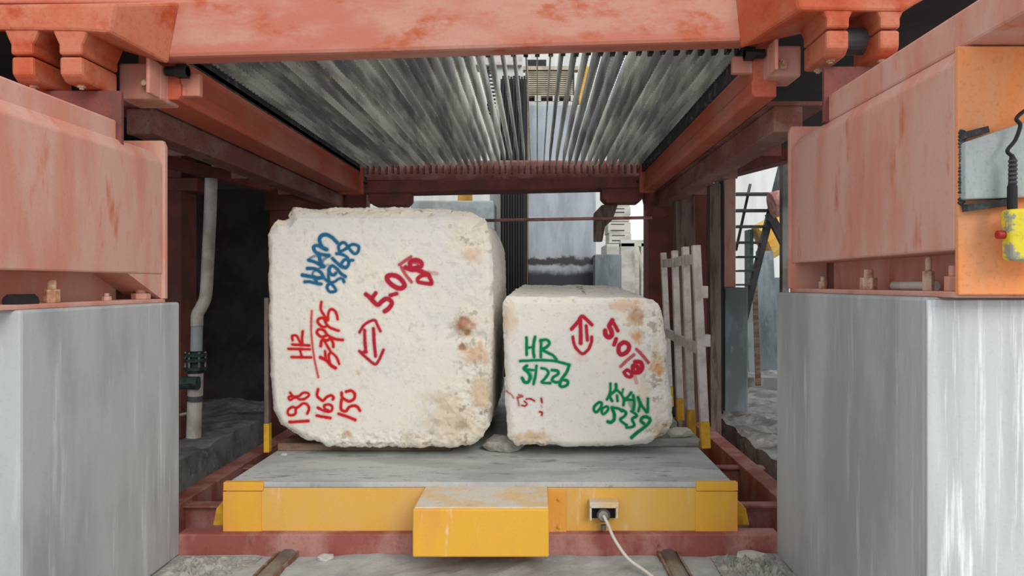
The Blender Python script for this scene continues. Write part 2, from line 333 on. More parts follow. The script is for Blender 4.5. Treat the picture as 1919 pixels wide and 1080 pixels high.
# bearing brackets hung at both ends
for side, items in ((-1, ((-2.153, -2.05), (-2.37, -2.27))), (1, ((1.308, 1.413), (1.55, 1.642)))):
    zsp = 2.48 if side < 0 else 2.60
    for (xa, xb) in items:
        cx = (xa+xb)/2
        z_ = zsp+0.003; um = MB().py([(xa, z_), (xa, z_+0.045), (xa-0.012, z_+0.07), (xa-0.045, z_+0.15), (xb+0.045, z_+0.15), (xb+0.012, z_+0.07), (xb, z_+0.045), (xb, z_)], 3.245, 3.535)
        up = um.build('bearing_bracket', 'castred', bf, 0.012)
        lo = MB().px([(3.25, zsp-0.003), (3.53, zsp-0.003), (3.53, zsp-0.115), (3.29, zsp-0.115), (3.25, zsp-0.085)], xa, xb).build('bearing_cap', 'castred', up, 0.014)
        for yy in (3.33, 3.48): hexbolt('cap_bolt', (cx, yy, zsp-0.113), 0.019, 0.012, (0, 0, -1), 'bolt', up)
    xs = sorted((items[0][0], items[1][1]))
    MB().tube([(xs[0]+0.05, 3.42, zsp), (xs[1]-0.05, 3.42, zsp)], 0.062, 20).build('swing_shaft', 'greydark', bf, smooth=False)
FE, BE = 3.235, 3.56
for fp, bp_ in (([(-260, 55), (40, 57), (150, 58), (205, 62), (215, 6), (-260, 12)], [(-260, 57), (40, 60), (190, 84), (318, 122), (340, 4), (-260, 14)]),
                ([(1500, 18), (1590, 20), (1690, 22), (1745, -8), (1745, -60), (1480, -60)], [(1385, 92), (1510, 62), (1680, 30), (1735, -4), (1735, -60), (1370, -60)])):
    MB().loft([P(x, y, FE) for x, y in fp], [P(x, y, BE) for x, y in bp_]).build('crossbeam_end', 'castred', bf, 0.015)
# corner brackets with tension bolt
def corner(pa, pb, ya, yb, cxs, pins, zt):
    s = -1 if pa < CX else 1
    Yc = 3.62
    MB().box(*sorted((PX(pa, Yc), PX(pb, Yc))), Yc, Yc+0.2, PZ(yb, Yc), PZ(ya, Yc)).build('corner_bracket', 'salmon', bf, 0.012)
    rimx = sorted((PX(cxs, Yc), PX(cxs+(7 if s < 0 else -7), Yc)))
    MB().box(*rimx, Yc-0.1, Yc, PZ(yb-2, Yc), PZ(ya, Yc)).build('bracket_rib', 'salmon', bf, 0.006)
    hexbolt('corner_bolt', P(cxs-14 if s < 0 else cxs+18, (ya+yb)/2+8, Yc), 0.026, 0.03, (0, -1, 0), 'bolt', bf)
    # black tension screw
    a, b = pins
    MB().tube([P(a, zt, 3.66), P(b, zt, 3.66)], 0.024, 14).tube([P((a+b)/2, zt, 3.66), P(b, zt, 3.66)], 0.036, 6).build('tension_screw', 'black', bf)
    MB().box(*sorted((PX(a+4, 3.72), PX(b+(22 if s < 0 else -22), 3.72))), 3.72, 3.76, PZ(yb-6, 3.72), PZ(zt+4, 3.72)).build('screw_plate', 'salmon', bf, 0.006)
corner(222, 300, 118, 186, 293, (312, 352), 134)
corner(1502, 1440, 85, 143, 1447, (1432, 1395), 101)
# side beams: bright rounded inner edge, inner face and underside
def sidebeam(side):
    R = side > 0
    xi, xo = (1.095, 1.235) if R else (-1.815, -2.045)
    z0, z1 = (2.41, 2.695) if R else (2.395, 2.675)
    if R: poly = [(xi+0.012, z0+0.02), (xi+0.03, z0), (xo, z0), (xo, z1+0.08), (xi+0.07, z1+0.08), (xi+0.05, z1+0.02), (xi+0.02, z1), (xi, z1-0.03), (xi, z1-0.07), (xi+0.02, z1-0.10), (xi+0.02, z0+0.09), (xi+0.012, z0+0.08)]
    else: poly = [(xi-0.012, z0+0.02), (xi-0.03, z0), (xo, z0), (xo, z1+0.08), (xi-0.07, z1+0.08), (xi-0.05, z1+0.02), (xi-0.02, z1), (xi, z1-0.03), (xi, z1-0.07), (xi-0.02, z1-0.10), (xi-0.02, z0+0.09), (xi-0.012, z0+0.08)]
    o = MB().py(poly, 3.70, 7.42).build('side_beam', 'orange', bf, 0.012, seg=3)
    # ragged cast end
    e = MB().box(*sorted((xi-side*0.03, xo)), 7.42, 7.50, z0-0.02, z1+0.02).build('beam_end_casting', 'orange', bf, 0.02)
    MB().tube([(xi-side*0.06, 7.46, z0+0.1), (xi+side*0.02, 7.46, z0+0.1)], 0.016, 10).build('end_pin', 'black', bf)
sidebeam(1); sidebeam(-1)
for xa, xb in ((1.088, 1.12), (-1.86, -1.815)): box('sky_gap_strip', xa, xb, 3.75, 7.5, 2.60, 2.86, 'soot', bf)  # dark strips added to block the sky showing beside the blades
# rear crossbeam, the dim light there put into its darker reds
YR = 7.53
rp = [(PX(682, YR), PZ(341, YR)), (PX(1212, YR), PZ(330, YR)), (PX(1212, YR), PZ(352, YR)), (PX(682, YR), PZ(363, YR))]
MB().py(rp, YR-0.02, YR+0.3).build('rear_crossbeam_flange', 'darkred', bf, 0.01)
MB().box(-1.80, 1.12, YR+0.10, YR+0.3, 2.53, 2.76).build('rear_crossbeam', 'railred', bf, 0.02)
for (a, b, c, d) in ((690, 768, 358, 385), (1128, 1206, 350, 380)):
    x0, x1, z0, z1 = PX(a, YR), PX(b, YR), PZ(d, YR), PZ(c, YR)
    MB().py([(x0, z1), (x0, z0+0.05), (x0+0.05, z0), (x1-0.05, z0), (x1, z0+0.05), (x1, z1)], YR, YR+0.25).build('rear_foot', 'darkred', bf, 0.01)
# blades
BH = 0.17
def blade_mesh():
    mb = MB(); y0, y1 = -1.86, 1.86
    mb.box(-0.002, 0.002, y0, y1, 0.009, BH)
    mb.loft([(-0.002, y1, BH), (0.002, y1, BH), (0.002, y1, 0.02), (-0.002, y1, 0.02)], [(-0.002, y1+0.10, 0.09), (0.002, y1+0.10, 0.09), (0.002, y1+0.08, -0.045), (-0.002, y1+0.08, -0.045)])
    y = y0+0.03
    while y < y1-0.05:
        mb.box(-0.0035, 0.0035, y, y+0.026, 0.0, 0.011); y += 0.05
    return mb
first = None
for k in range(-27, 17):
    x = 0.010+k*0.0655; z = 2.640+0.012*(k+27)/43
    if first is None:
        b = blade_mesh().build('saw_blade', 'blade', bf); first = b
        zoff = 0.0
        cl = MB().box(-0.012, 0.012, -0.03, 0.03, -0.01, 0.03).build('blade_clamp', 'black', b)
        cl2 = MB().box(-0.010, 0.010, -0.03, 0.02, -0.05, 0.03).build('blade_hook', 'darkred', b)
        cl.location = (0, -1.88, 0.045); cl2.location = (0, 1.86, 0.0)
        b.location = Vector((x, 5.64, z-0.045))-wloc(bf)
    else:
        b = first.copy(); C.objects.link(b); b.parent = bf; b.location = Vector((x+random.uniform(-.004, .004), 5.64, z-0.045+random.uniform(-.006, .006)))-wloc(bf)
        b.rotation_euler = (0, random.uniform(-.03, .03), random.uniform(-.0015, .0015))
        for ch in (cl, cl2):
            d = ch.copy(); C.objects.link(d); d.parent = b

# ------------------------------------------------------------------ pit frame, track beam, floor rails
pf = thing('pit_frame', 'red steel girder frame lying in the pit around the yellow cart', 'steel frame', (-0.3, 5.5, -0.5))
for s, (xa, xb) in enumerate(((1.53, 1.66), (-2.33, -2.2))):
    MB().box(xa, xb, 3.95, 8.4, -0.30, 0.09).build('long_girder', 'pitred', pf, 0.006)
for yy in (4.52, 5.45, 6.4, 7.4):
    MB().box(-2.2, 1.53, yy, yy+0.012, -0.30, 0.055).box(-2.2, 1.60 if yy != 5.45 else 1.72, yy-0.04, yy+0.05, 0.055, 0.068).build('cross_girder', 'pitred', pf)
MB().box(-2.2, 1.53, 3.98, 8.3, -0.34, -0.30).build('bottom_plate', 'darkred', pf)
for xx in (-1.45, 0.80): MB().box(xx, xx+0.12, 4.0, 8.3, -0.30, 0.068).build('inner_girder', 'pitred', pf)
tag(MB().px([(3.842, -0.2), (3.842, 0.112), (3.95, 0.112), (3.95, -0.2)], -1.92, 1.30).build('track_beam', 'pitred', bevel=0.008), 'long salmon steel beam lying across the floor just under the cart front', 'steel beam')
for (xa, xn, lab) in ((-1.32, -1.36, 'worn floor rail running under the cart, left of the yellow box'), (0.70, 0.73, 'worn floor rail running under the cart, right of the yellow box')):
    t = thing('floor_rail', lab, 'rail', (xa, 3.4, 0))
    MB().loft([(xa-0.042, 3.84, -0.03), (xa+0.042, 3.84, -0.03), (xa+0.042, 3.84, 0.02), (xa+0.02, 3.84, 0.036), (xa-0.02, 3.84, 0.036), (xa-0.042, 3.84, 0.02)],
              [(xn-0.042, 2.2, -0.03), (xn+0.042, 2.2, -0.03), (xn+0.042, 2.2, 0.02), (xn+0.02, 2.2, 0.036), (xn-0.02, 2.2, 0.036), (xn-0.042, 2.2, 0.02)]).build('rail_head', 'steel', t, 0.004)
    for s in (-1, 1): MB().bar((xa+s*0.05, 3.84, 0.012), (xn+s*0.05, 2.2, 0.012), 0.012, 0.03).build('rail_edge_strip', 'plankbrown', t)

# ------------------------------------------------------------------ the cart
ct = thing('block_cart', 'low yellow block cart with dusty grey deck carrying both stone blocks', 'cart', (-0.3, 6, 0.1))
YC = 3.9; xl, xr, zt, zb = -1.690, 1.085, 0.375, 0.104
# deck with corner notches at front
MB().loft([(xl+0.22, YC-0.001, zt), (xr-0.22, YC-0.001, zt), (xr-0.02, YC+0.03, zt), (xr-0.02, 8.3, zt), (xl+0.02, 8.3, zt), (xl+0.02, YC+0.03, zt)],
          [(xl+0.22, YC-0.001, zt-0.03), (xr-0.22, YC-0.001, zt-0.03), (xr-0.02, YC+0.03, zt-0.03), (xr-0.02, 8.3, zt-0.03), (xl+0.02, 8.3, zt-0.03), (xl+0.02, YC+0.03, zt-0.03)]).build('deck', 'cartgrey', ct, 0.006)
MB().box(xl+0.01, xr-0.01, YC, YC+0.02, zb, zt-0.031).build('front_panel', 'yellowworn', ct, 0.003)
for s, x0, x1 in ((0, xl-0.004, xl+0.205), (1, xr-0.225, xr+0.004)):
    MB().box(x0, x1, YC-0.008, YC+0.02, zb, zt-0.05).build('end_panel', 'yellow', ct, 0.003)
    MB().box(x0+0.004, x1+(0.01 if not s else 0), YC-0.012, YC+0.028, zt-0.044, zt+0.002).build('corner_plate', 'yellow', ct, 0.003)
for x0, x1 in ((xl, xl+0.03), (xr-0.03, xr)): MB().box(x0, x1, YC+0.02, 8.3, zb, zt-0.03).build('side_panel', 'yellow', ct, 0.003)
# wheel guards peeping out at both sides
for s, a, b in ((-1, 398, 419), (1, 1380, 1405)):
    xo, xi = PX(a if s < 0 else b, 4.0), PX(b if s < 0 else a, 4.0)
    MB().py([(xi, 0.105), (xo, 0.105), (xo-s*0.02, 0.20), (xi, 0.25)], 4.0, 4.12).build('wheel_guard', 'yellowfoot', ct, 0.006)
# protruding box
bx0, bx1, by = -0.605, 0.062, 3.52
t = MB().box(bx0, bx1, by, YC, 0.112, 0.348).build('drive_box', 'yellow', ct, 0.008)
MB().box(bx0+0.008, bx1-0.004, by+0.012, YC, 0.346, 0.354).build('box_lid', 'yellowdust', ct, 0.003)
MB().box(bx1, bx1+0.10, YC-0.015, YC, 0.10, 0.335).build('box_mounting_plate', 'yellow', ct, 0.003)
for zz in (0.14, 0.29): hexbolt('plate_bolt', (bx1+0.06, YC-0.015, zz), 0.012, 0.008, (0, -1, 0), 'yellow', ct)
# cable inlet hood with connector
MB().box(PX(1104, 3.86), PX(1158, 3.86), 3.82, YC, PZ(949, 3.86), PZ(938, 3.86)).box(PX(1104, 3.86), PX(1108, 3.86), 3.82, YC, PZ(972, 3.86), PZ(945, 3.86)).box(PX(1153, 3.86), PX(1157, 3.86), 3.82, YC, PZ(968, 3.86), PZ(945, 3.86)).build('inlet_hood', 'yellowdust', ct, 0.004)
MB().box(PX(1108, 3.88), PX(1153, 3.88), 3.885, YC+0.004, PZ(972, 3.88), PZ(949, 3.88)).build('inlet_hole', 'black', ct)
MB().tube([P(1131, 966, 3.89), P(1131, 966, 3.83), P(1131, 968, 3.80)], 0, 18, [0.036, 0.036, 0.026]).build('cable_socket', 'steel', ct)
MB().tube([P(1131, 984, 3.86), P(1131, 994, 3.86)], 0.014, 10).build('socket_tail', 'steel', ct)
cb = [P(1131, 967, 3.80), P(1140, 985, 3.76), P(1151, 1010, 3.70), P(1175, 1045, 3.62), P(1205, 1068, 3.55)]
cb = cb+[Vector((0.66, 3.35, 0.012)), Vector((0.95, 3.0, 0.01)), Vector((1.1, 2.3, 0.01))]
tag(MB().tube(spline(cb), 0.0085, 10).build('power_cable', 'cable', smooth=True), 'pale power cable hanging from the hooded socket on the cart front', 'cable')

# boards and rubble under the blocks
tag(MB().box(0.05, 1.072, 4.735, 4.95, 0.377, 0.432).build('grey_plank', 'plank', bevel=0.006), 'grey plank on the cart deck sticking out right of the smaller block', 'plank')
tag(MB().box(0.05, 1.045, 5.35, 5.6, 0.377, 0.425).build('grey_plank', 'plank', bevel=0.006), 'second grey plank on the deck behind the one under the smaller block', 'plank')
tag(MB().box(-1.66, -0.55, 4.62, 4.86, 0.377, 0.427).build('brown_plank', 'plankbrown', bevel=0.006), 'brown plank on the cart deck under the front of the bigger block', 'plank')
tag(MB().box(-1.6, -0.5, 5.7, 5.9, 0.377, 0.427).build('brown_plank', 'plankbrown', bevel=0.006), 'brown plank on the cart deck under the back of the bigger block', 'plank')
def rock(name, c, r, m, label, cat, seed, group=None, flat=0.6):
    rr = random.Random(seed); bm = bmesh.new(); bmesh.ops.create_icosphere(bm, subdivisions=2, radius=1)
    for v in bm.verts:
        k = 1+rr.uniform(-.18, .18); v.co = Vector((v.co.x*r[0]*k, v.co.y*r[1]*k, v.co.z*r[2]*k))
    zm = min(v.co.z for v in bm.verts)*flat
    for v in bm.verts: v.co.z = max(v.co.z, zm)
    V = [Vector(c)+v.co-Vector((0, 0, zm)) for v in bm.verts]; Fc = [tuple(q.index for q in f.verts) for f in bm.faces]; bm.free()
    return tag(make(name, V, Fc, m), label, cat, group)
rock('stone_chunk', (-0.21, 4.66, 0.375), (0.13, 0.10, 0.06), 'rubble', 'lump of mortar rubble on the deck in the gap between the two blocks', 'stone', 3)
rock('stone_chunk', (0.955, 4.80, 0.432), (0.085, 0.06, 0.04), 'pale', 'pale stone chip wedged on the grey plank beside the smaller block', 'stone', 4)
for i, (px, py, s, lab) in enumerate(((614, 1043, 0.035, 'white stone chip on the floor before the track beam, left of the yellow box'), (533, 853, 0.018, 'tiny white chip on the cart deck at its left, before the bigger block'),
                                 (1402, 1042, 0.055, 'whitish lump of rubble on the floor by the right plinth'), (1435, 1048, 0.04, 'small grey lump of rubble on the floor, nearest the right plinth'))):
    z = 0.375 if py < 900 else 0.0; Y = (H-z)*F/(py-CY)
    rock('stone_chip' if s < 0.04 else 'stone_chunk', ((px-CX)/F*Y, min(Y, 3.79) if z == 0 else Y, z), (s*1.3, s, s*0.45), 'pale' if i < 3 else 'rubble', lab, 'stone', 20+i)
for side, (x0, x1, y0, y1, hh_) in ((0, (-1.90, -1.45, 3.45, 3.82, 0.035)), (1, (0.92, 1.28, 3.42, 3.82, 0.05))):
    rr = random.Random(side+5); n_ = 34; V = []; Fc = []
    for j in range(n_+1):
        for i in range(n_+1):
            u_, v_ = i/n_, j/n_; e = min(u_, 1-u_, v_, 1-v_)*4; e = min(1, e)
            lump = max(0, math.sin(u_*17+v_*5)*math.sin(v_*19-u_*7))*0.6+rr.uniform(0, .8)**2
            V.append((x0+(x1-x0)*u_+rr.uniform(-.004, .004), y0+(y1-y0)*v_+rr.uniform(-.004, .004), 0.004+hh_*e*lump))
    for j in range(n_):
        for i in range(n_): k = j*(n_+1)+i; Fc.append((k, k+1, k+n_+2, k+n_+1))
    tag(make('rubble_heap', V, Fc, 'rubble'), 'crumbled mortar scattered on the floor at the foot of the %s plinth' % ('left', 'right')[side], 'rubble')['kind'] = 'stuff'

# ------------------------------------------------------------------ stone blocks with sprayed writing
BLUE, RED, MAG, GREEN, DRED = (32, 98, 132), (196, 34, 34), (176, 38, 58), (0, 124, 72), (164, 40, 40)
def S(ox, oy, sc, items):
    return [([(ox+x/sc, oy+y/sc) for x, y in pts], r/sc, col, al) for pts, r, col, al in items]
left_strokes = S(550, 420, 7.2, [
    ([(590, 255), (530, 190), (460, 150), (390, 150), (350, 200), (360, 260), (390, 320), (445, 345)], 22, BLUE, 1),
    ([(445, 345), (370, 310), (310, 290), (270, 310), (290, 370), (340, 400), (400, 415), (480, 425)], 20, BLUE, 1),
    ([(340, 400), (355, 480), (375, 570), (400, 570)], 20, BLUE, 1), ([(480, 425), (400, 490), (375, 570)], 16, BLUE, .8),
    ([(230, 460), (280, 435), (330, 430)], 14, BLUE, .8), ([(205, 490), (280, 510), (340, 540), (410, 575)], 20, BLUE, 1), ([(410, 575), (470, 550)], 10, BLUE, .7),
    ([(185, 600), (250, 600), (320, 620), (380, 670), (400, 720)], 20, BLUE, 1), ([(400, 720), (330, 730), (260, 715), (120, 690)], 22, BLUE, 1),
    ([(410, 560), (330, 610), (265, 650), (255, 700)], 12, BLUE, .9), ([(150, 780), (220, 780), (300, 800), (370, 810)], 19, BLUE, 1), ([(280, 730), (320, 800)], 18, BLUE, 1),
    ([(620, 375), (605, 310), (640, 260), (690, 255), (735, 310), (790, 380), (830, 400), (870, 370), (880, 310), (840, 280), (780, 280), (735, 310), (680, 350), (620, 375)], 18, BLUE, 1),
    ([(580, 400), (650, 410), (710, 440), (740, 490), (740, 550), (700, 590), (640, 550), (690, 480), (740, 490), (800, 490)], 18, BLUE, 1),
    ([(525, 465), (580, 520), (640, 570), (700, 590)], 20, BLUE, 1),
    ([(700, 710), (640, 670), (580, 600), (520, 565), (480, 610), (490, 660), (540, 690), (575, 660)], 19, BLUE, 1),
    ([(480, 610), (470, 700), (480, 780), (490, 800)], 18, BLUE, 1), ([(430, 750), (490, 790), (550, 780), (610, 740), (660, 740), (680, 785)], 17, BLUE, 1),
    ([(480, 800), (450, 850), (480, 910), (540, 915), (570, 890), (530, 830), (490, 800)], 18, BLUE, 1)])
left_strokes += S(660, 460, 7.717, [
    ([(200, 710), (260, 760), (310, 820), (370, 860), (420, 820), (480, 775), (540, 790), (570, 840), (530, 910), (470, 955)], 28, MAG, 1),
    ([(340, 690), (300, 750)], 24, MAG, 1), ([(550, 725), (640, 700)], 24, MAG, 1),
    ([(570, 430), (510, 450), (510, 500), (570, 570), (650, 615), (710, 620), (755, 580), (720, 510), (650, 450), (570, 430)], 30, MAG, 1),
    ([(850, 165), (770, 220), (680, 280)], 20, MAG, .9), ([(710, 320), (760, 410), (855, 530)], 20, MAG, .9),
    ([(770, 320), (850, 350), (950, 360), (1040, 400), (1100, 430)], 30, MAG, 1),
    ([(840, 290), (830, 250), (880, 215), (950, 215), (1000, 250), (1000, 300), (930, 320), (860, 330)], 26, MAG, 1), ([(870, 240), (960, 250)], 24, MAG, .9),
    ([(1100, 430), (1150, 550), (1060, 550), (960, 530), (950, 480), (1010, 440), (1080, 430)], 24, MAG, 1), ([(1100, 390), (1220, 410)], 22, MAG, .45)])
left_strokes += S(520, 550, 6.355, [
    ([(165, 760), (400, 765)], 14, RED, 1), ([(130, 662), (385, 668)], 14, RED, 1), ([(265, 670), (290, 755)], 12, RED, 1),
    ([(175, 610), (375, 622)], 14, RED, 1), ([(180, 560), (175, 510), (220, 505), (255, 560), (285, 610)], 14, RED, 1), ([(300, 610), (290, 540), (300, 455)], 14, RED, 1),
    ([(408, 210), (400, 400), (410, 560), (430, 740), (485, 1000)], 11, RED, .9),
    ([(520, 105), (515, 190), (555, 260), (600, 320)], 14, RED, 1), ([(600, 300), (610, 220), (640, 190), (690, 220), (715, 310)], 14, RED, 1),
    ([(590, 390), (540, 400), (480, 350), (490, 305), (550, 300), (590, 380), (650, 420), (730, 445)], 15, RED, 1),
    ([(590, 500), (520, 520), (470, 470), (490, 430), (550, 440), (600, 500), (690, 545), (780, 555)], 15, RED, 1),
    ([(515, 630), (530, 560), (590, 560), (630, 545), (660, 590), (665, 635)], 16, RED, 1), ([(560, 570), (600, 640), (630, 695)], 14, RED, 1),
    ([(510, 765), (580, 800), (640, 860), (690, 890)], 18, RED, 1), ([(565, 690), (575, 790)], 14, RED, 1), ([(620, 820), (610, 740), (640, 710), (700, 760), (735, 840)], 14, RED, 1),
    ([(975, 465), (1040, 370), (1150, 320), (1190, 380), (1225, 450)], 15, MAG, 1), ([(1037, 440), (1040, 580), (1050, 700)], 17, MAG, 1), ([(1143, 420), (1150, 580), (1165, 750)], 17, MAG, 1),
    ([(975, 690), (1060, 770), (1160, 845), (1210, 790), (1260, 675)], 15, MAG, 1), ([(1000, 705), (1060, 700)], 14, MAG, 1)])
left_strokes += S(520, 700, 9.0, [
    ([(210, 325), (270, 390), (360, 385), (430, 330), (510, 335), (530, 370), (460, 430), (380, 440), (300, 410), (210, 450), (190, 400), (250, 390)], 19, RED, 1),
    ([(310, 590), (250, 570), (180, 620), (180, 690), (240, 710), (300, 680), (310, 600), (360, 560), (430, 510), (500, 530), (530, 600), (500, 680)], 20, RED, 1),
    ([(205, 825), (520, 805)], 22, RED, 1),
    ([(685, 270), (665, 370), (710, 430), (770, 460), (830, 400), (900, 375), (945, 410), (930, 440)], 21, RED, 1),
    ([(680, 580), (760, 625), (840, 650), (910, 630), (920, 560), (860, 525), (790, 545), (800, 600), (860, 630)], 20, RED, 1), ([(660, 715), (890, 755)], 22, RED, 1),
    ([(1080, 330), (1090, 400), (1150, 450), (1220, 470), (1290, 430), (1300, 350), (1240, 295), (1160, 310)], 22, RED, 1),
    ([(1080, 440), (1070, 600), (1150, 640), (1210, 570), (1290, 545), (1350, 570), (1390, 630)], 22, RED, 1), ([(1030, 685), (1160, 725), (1310, 785)], 23, RED, 1)])
right_strokes = S(960, 580, 6.75, [
    ([(180, 360), (182, 575)], 16, GREEN, 1), ([(288, 350), (265, 480), (275, 600)], 17, GREEN, 1), ([(190, 490), (270, 475)], 14, GREEN, 1),
    ([(365, 390), (360, 605)], 16, GREEN, 1), ([(355, 400), (430, 385), (470, 430), (430, 480), (380, 510), (450, 550), (510, 580), (560, 635)], 16, GREEN, 1),
    ([(100, 655), (300, 645), (500, 650), (620, 675), (720, 705)], 15, GREEN, 1),
    ([(720, 705), (690, 790), (630, 880), (600, 950), (630, 980), (690, 960), (700, 910), (640, 890)], 17, GREEN, 1),
    ([(185, 715), (150, 750), (200, 800), (225, 860), (200, 920), (155, 920), (125, 870)], 18, GREEN, 1), ([(170, 760), (270, 770)], 14, GREEN, 1),
    ([(305, 715), (295, 830), (270, 945)], 15, GREEN, 1), ([(235, 780), (270, 930)], 6, GREEN, .7),
    ([(370, 745), (430, 760), (455, 810), (410, 880), (375, 925), (480, 935)], 15, GREEN, 1),
    ([(500, 770), (570, 780), (580, 820), (520, 860), (505, 900), (560, 925), (610, 910)], 16, GREEN, 1),
    ([(750, 250), (830, 160), (880, 90), (940, 130), (1005, 195)], 20, MAG, 1), ([(860, 120), (865, 260), (865, 430)], 21, MAG, 1), ([(935, 210), (950, 390)], 18, MAG, 1),
    ([(765, 350), (790, 460), (850, 540), (900, 560), (960, 510), (1000, 420), (1005, 350)], 17, MAG, 1), ([(830, 600), (920, 620)], 40, MAG, .12)])
right_strokes += S(1110, 580, 7.714, [
    ([(185, 310), (195, 370), (240, 405), (280, 370), (270, 300), (245, 240), (290, 160)], 29, MAG, 1), ([(310, 200), (370, 310)], 22, MAG, 1), ([(345, 430), (315, 510)], 24, MAG, 1),
    ([(450, 480), (390, 520), (380, 600), (410, 650), (470, 640), (520, 590), (530, 530), (500, 490), (450, 480)], 27, MAG, 1),
    ([(640, 580), (720, 660), (810, 770)], 20, MAG, .9), ([(600, 660), (500, 740), (410, 830)], 20, MAG, .85),
    ([(620, 760), (700, 770), (720, 850), (670, 910), (600, 900), (590, 820), (650, 830), (660, 860)], 27, MAG, 1),
    ([(460, 910), (510, 880), (570, 930), (550, 980), (490, 960), (460, 910)], 22, MAG, 1), ([(600, 940), (640, 1060)], 22, MAG, .5)])
right_strokes += S(1090, 700, 7.714, [
    ([(415, 150), (410, 280), (365, 380)], 17, GREEN, 1), ([(495, 160), (490, 240), (410, 320), (440, 400)], 19, GREEN, 1), ([(510, 320), (520, 400)], 16, GREEN, 1),
    ([(500, 230), (570, 300), (610, 370)], 16, GREEN, 1), ([(600, 230), (580, 300)], 13, GREEN, 1), ([(715, 280), (660, 350), (620, 380), (605, 460)], 18, GREEN, 1),
    ([(745, 320), (760, 430), (750, 520)], 19, GREEN, 1), ([(620, 380), (755, 385)], 18, GREEN, 1), ([(700, 430), (750, 520)], 26, GREEN, .6),
    ([(820, 550), (840, 450), (815, 350)], 17, GREEN, 1), ([(815, 350), (870, 470), (940, 560)], 19, GREEN, 1), ([(960, 370), (955, 560)], 18, GREEN, 1),
    ([(250, 420), (185, 480), (180, 540), (215, 560), (270, 500), (290, 430), (250, 420)], 18, GREEN, 1), ([(300, 500), (290, 560), (320, 590), (380, 530), (370, 480), (310, 500)], 17, GREEN, 1),
    ([(440, 500), (470, 590), (465, 670), (420, 710), (380, 700)], 21, GREEN, 1), ([(440, 495), (530, 510), (580, 545)], 18, GREEN, 1),
    ([(590, 530), (640, 570), (620, 620), (560, 660), (580, 700), (650, 750)], 18, GREEN, 1), ([(720, 550), (800, 610), (730, 660), (760, 740), (730, 775), (650, 785)], 18, GREEN, 1),
    ([(900, 730), (860, 690), (880, 640), (940, 630), (990, 670), (960, 730), (880, 800), (800, 860), (720, 930)], 21, GREEN, 1)])
right_strokes += S(930, 700, 10.8, [
    ([(190, 370), (300, 430), (350, 500)], 13, DRED, .8), ([(430, 500), (460, 650)], 18, DRED, .8), ([(460, 440), (530, 465), (430, 490)], 18, DRED, .9), ([(520, 650), (580, 660), (620, 620), (570, 570)], 16, DRED, 1),
    ([(610, 520), (700, 520), (770, 560)], 16, DRED, 1), ([(910, 510), (925, 590)], 18, DRED, 1), ([(910, 660), (920, 685)], 10, DRED, .7), ([(880, 780), (930, 800), (920, 850)], 16, DRED, 1)])

def vnoise(p, seed):
    """value noise of an (n,3) array"""
    r = np.random.default_rng(seed); T = r.random((32, 32, 32))
    i = np.floor(p).astype(int); f = p-i; f = f*f*(3-2*f); out = 0
    for a in (0, 1):
        for b in (0, 1):
            for c in (0, 1):
                wgt = np.abs(1-a-f[:, 0])*np.abs(1-b-f[:, 1])*np.abs(1-c-f[:, 2])
                out = out+wgt*T[(i[:, 0]+a) % 32, (i[:, 1]+b) % 32, (i[:, 2]+c) % 32]
    return out
def fbm(p, sc, seed, octv=4):
    o = 0; am = 0.5; tot = 0
    for k in range(octv): o = o+am*vnoise(p*sc+k*7.3, seed+k); tot += am; sc *= 2.05; am *= 0.55
    return o/tot
def lin3(c): return np.array(lin(c)[:3])

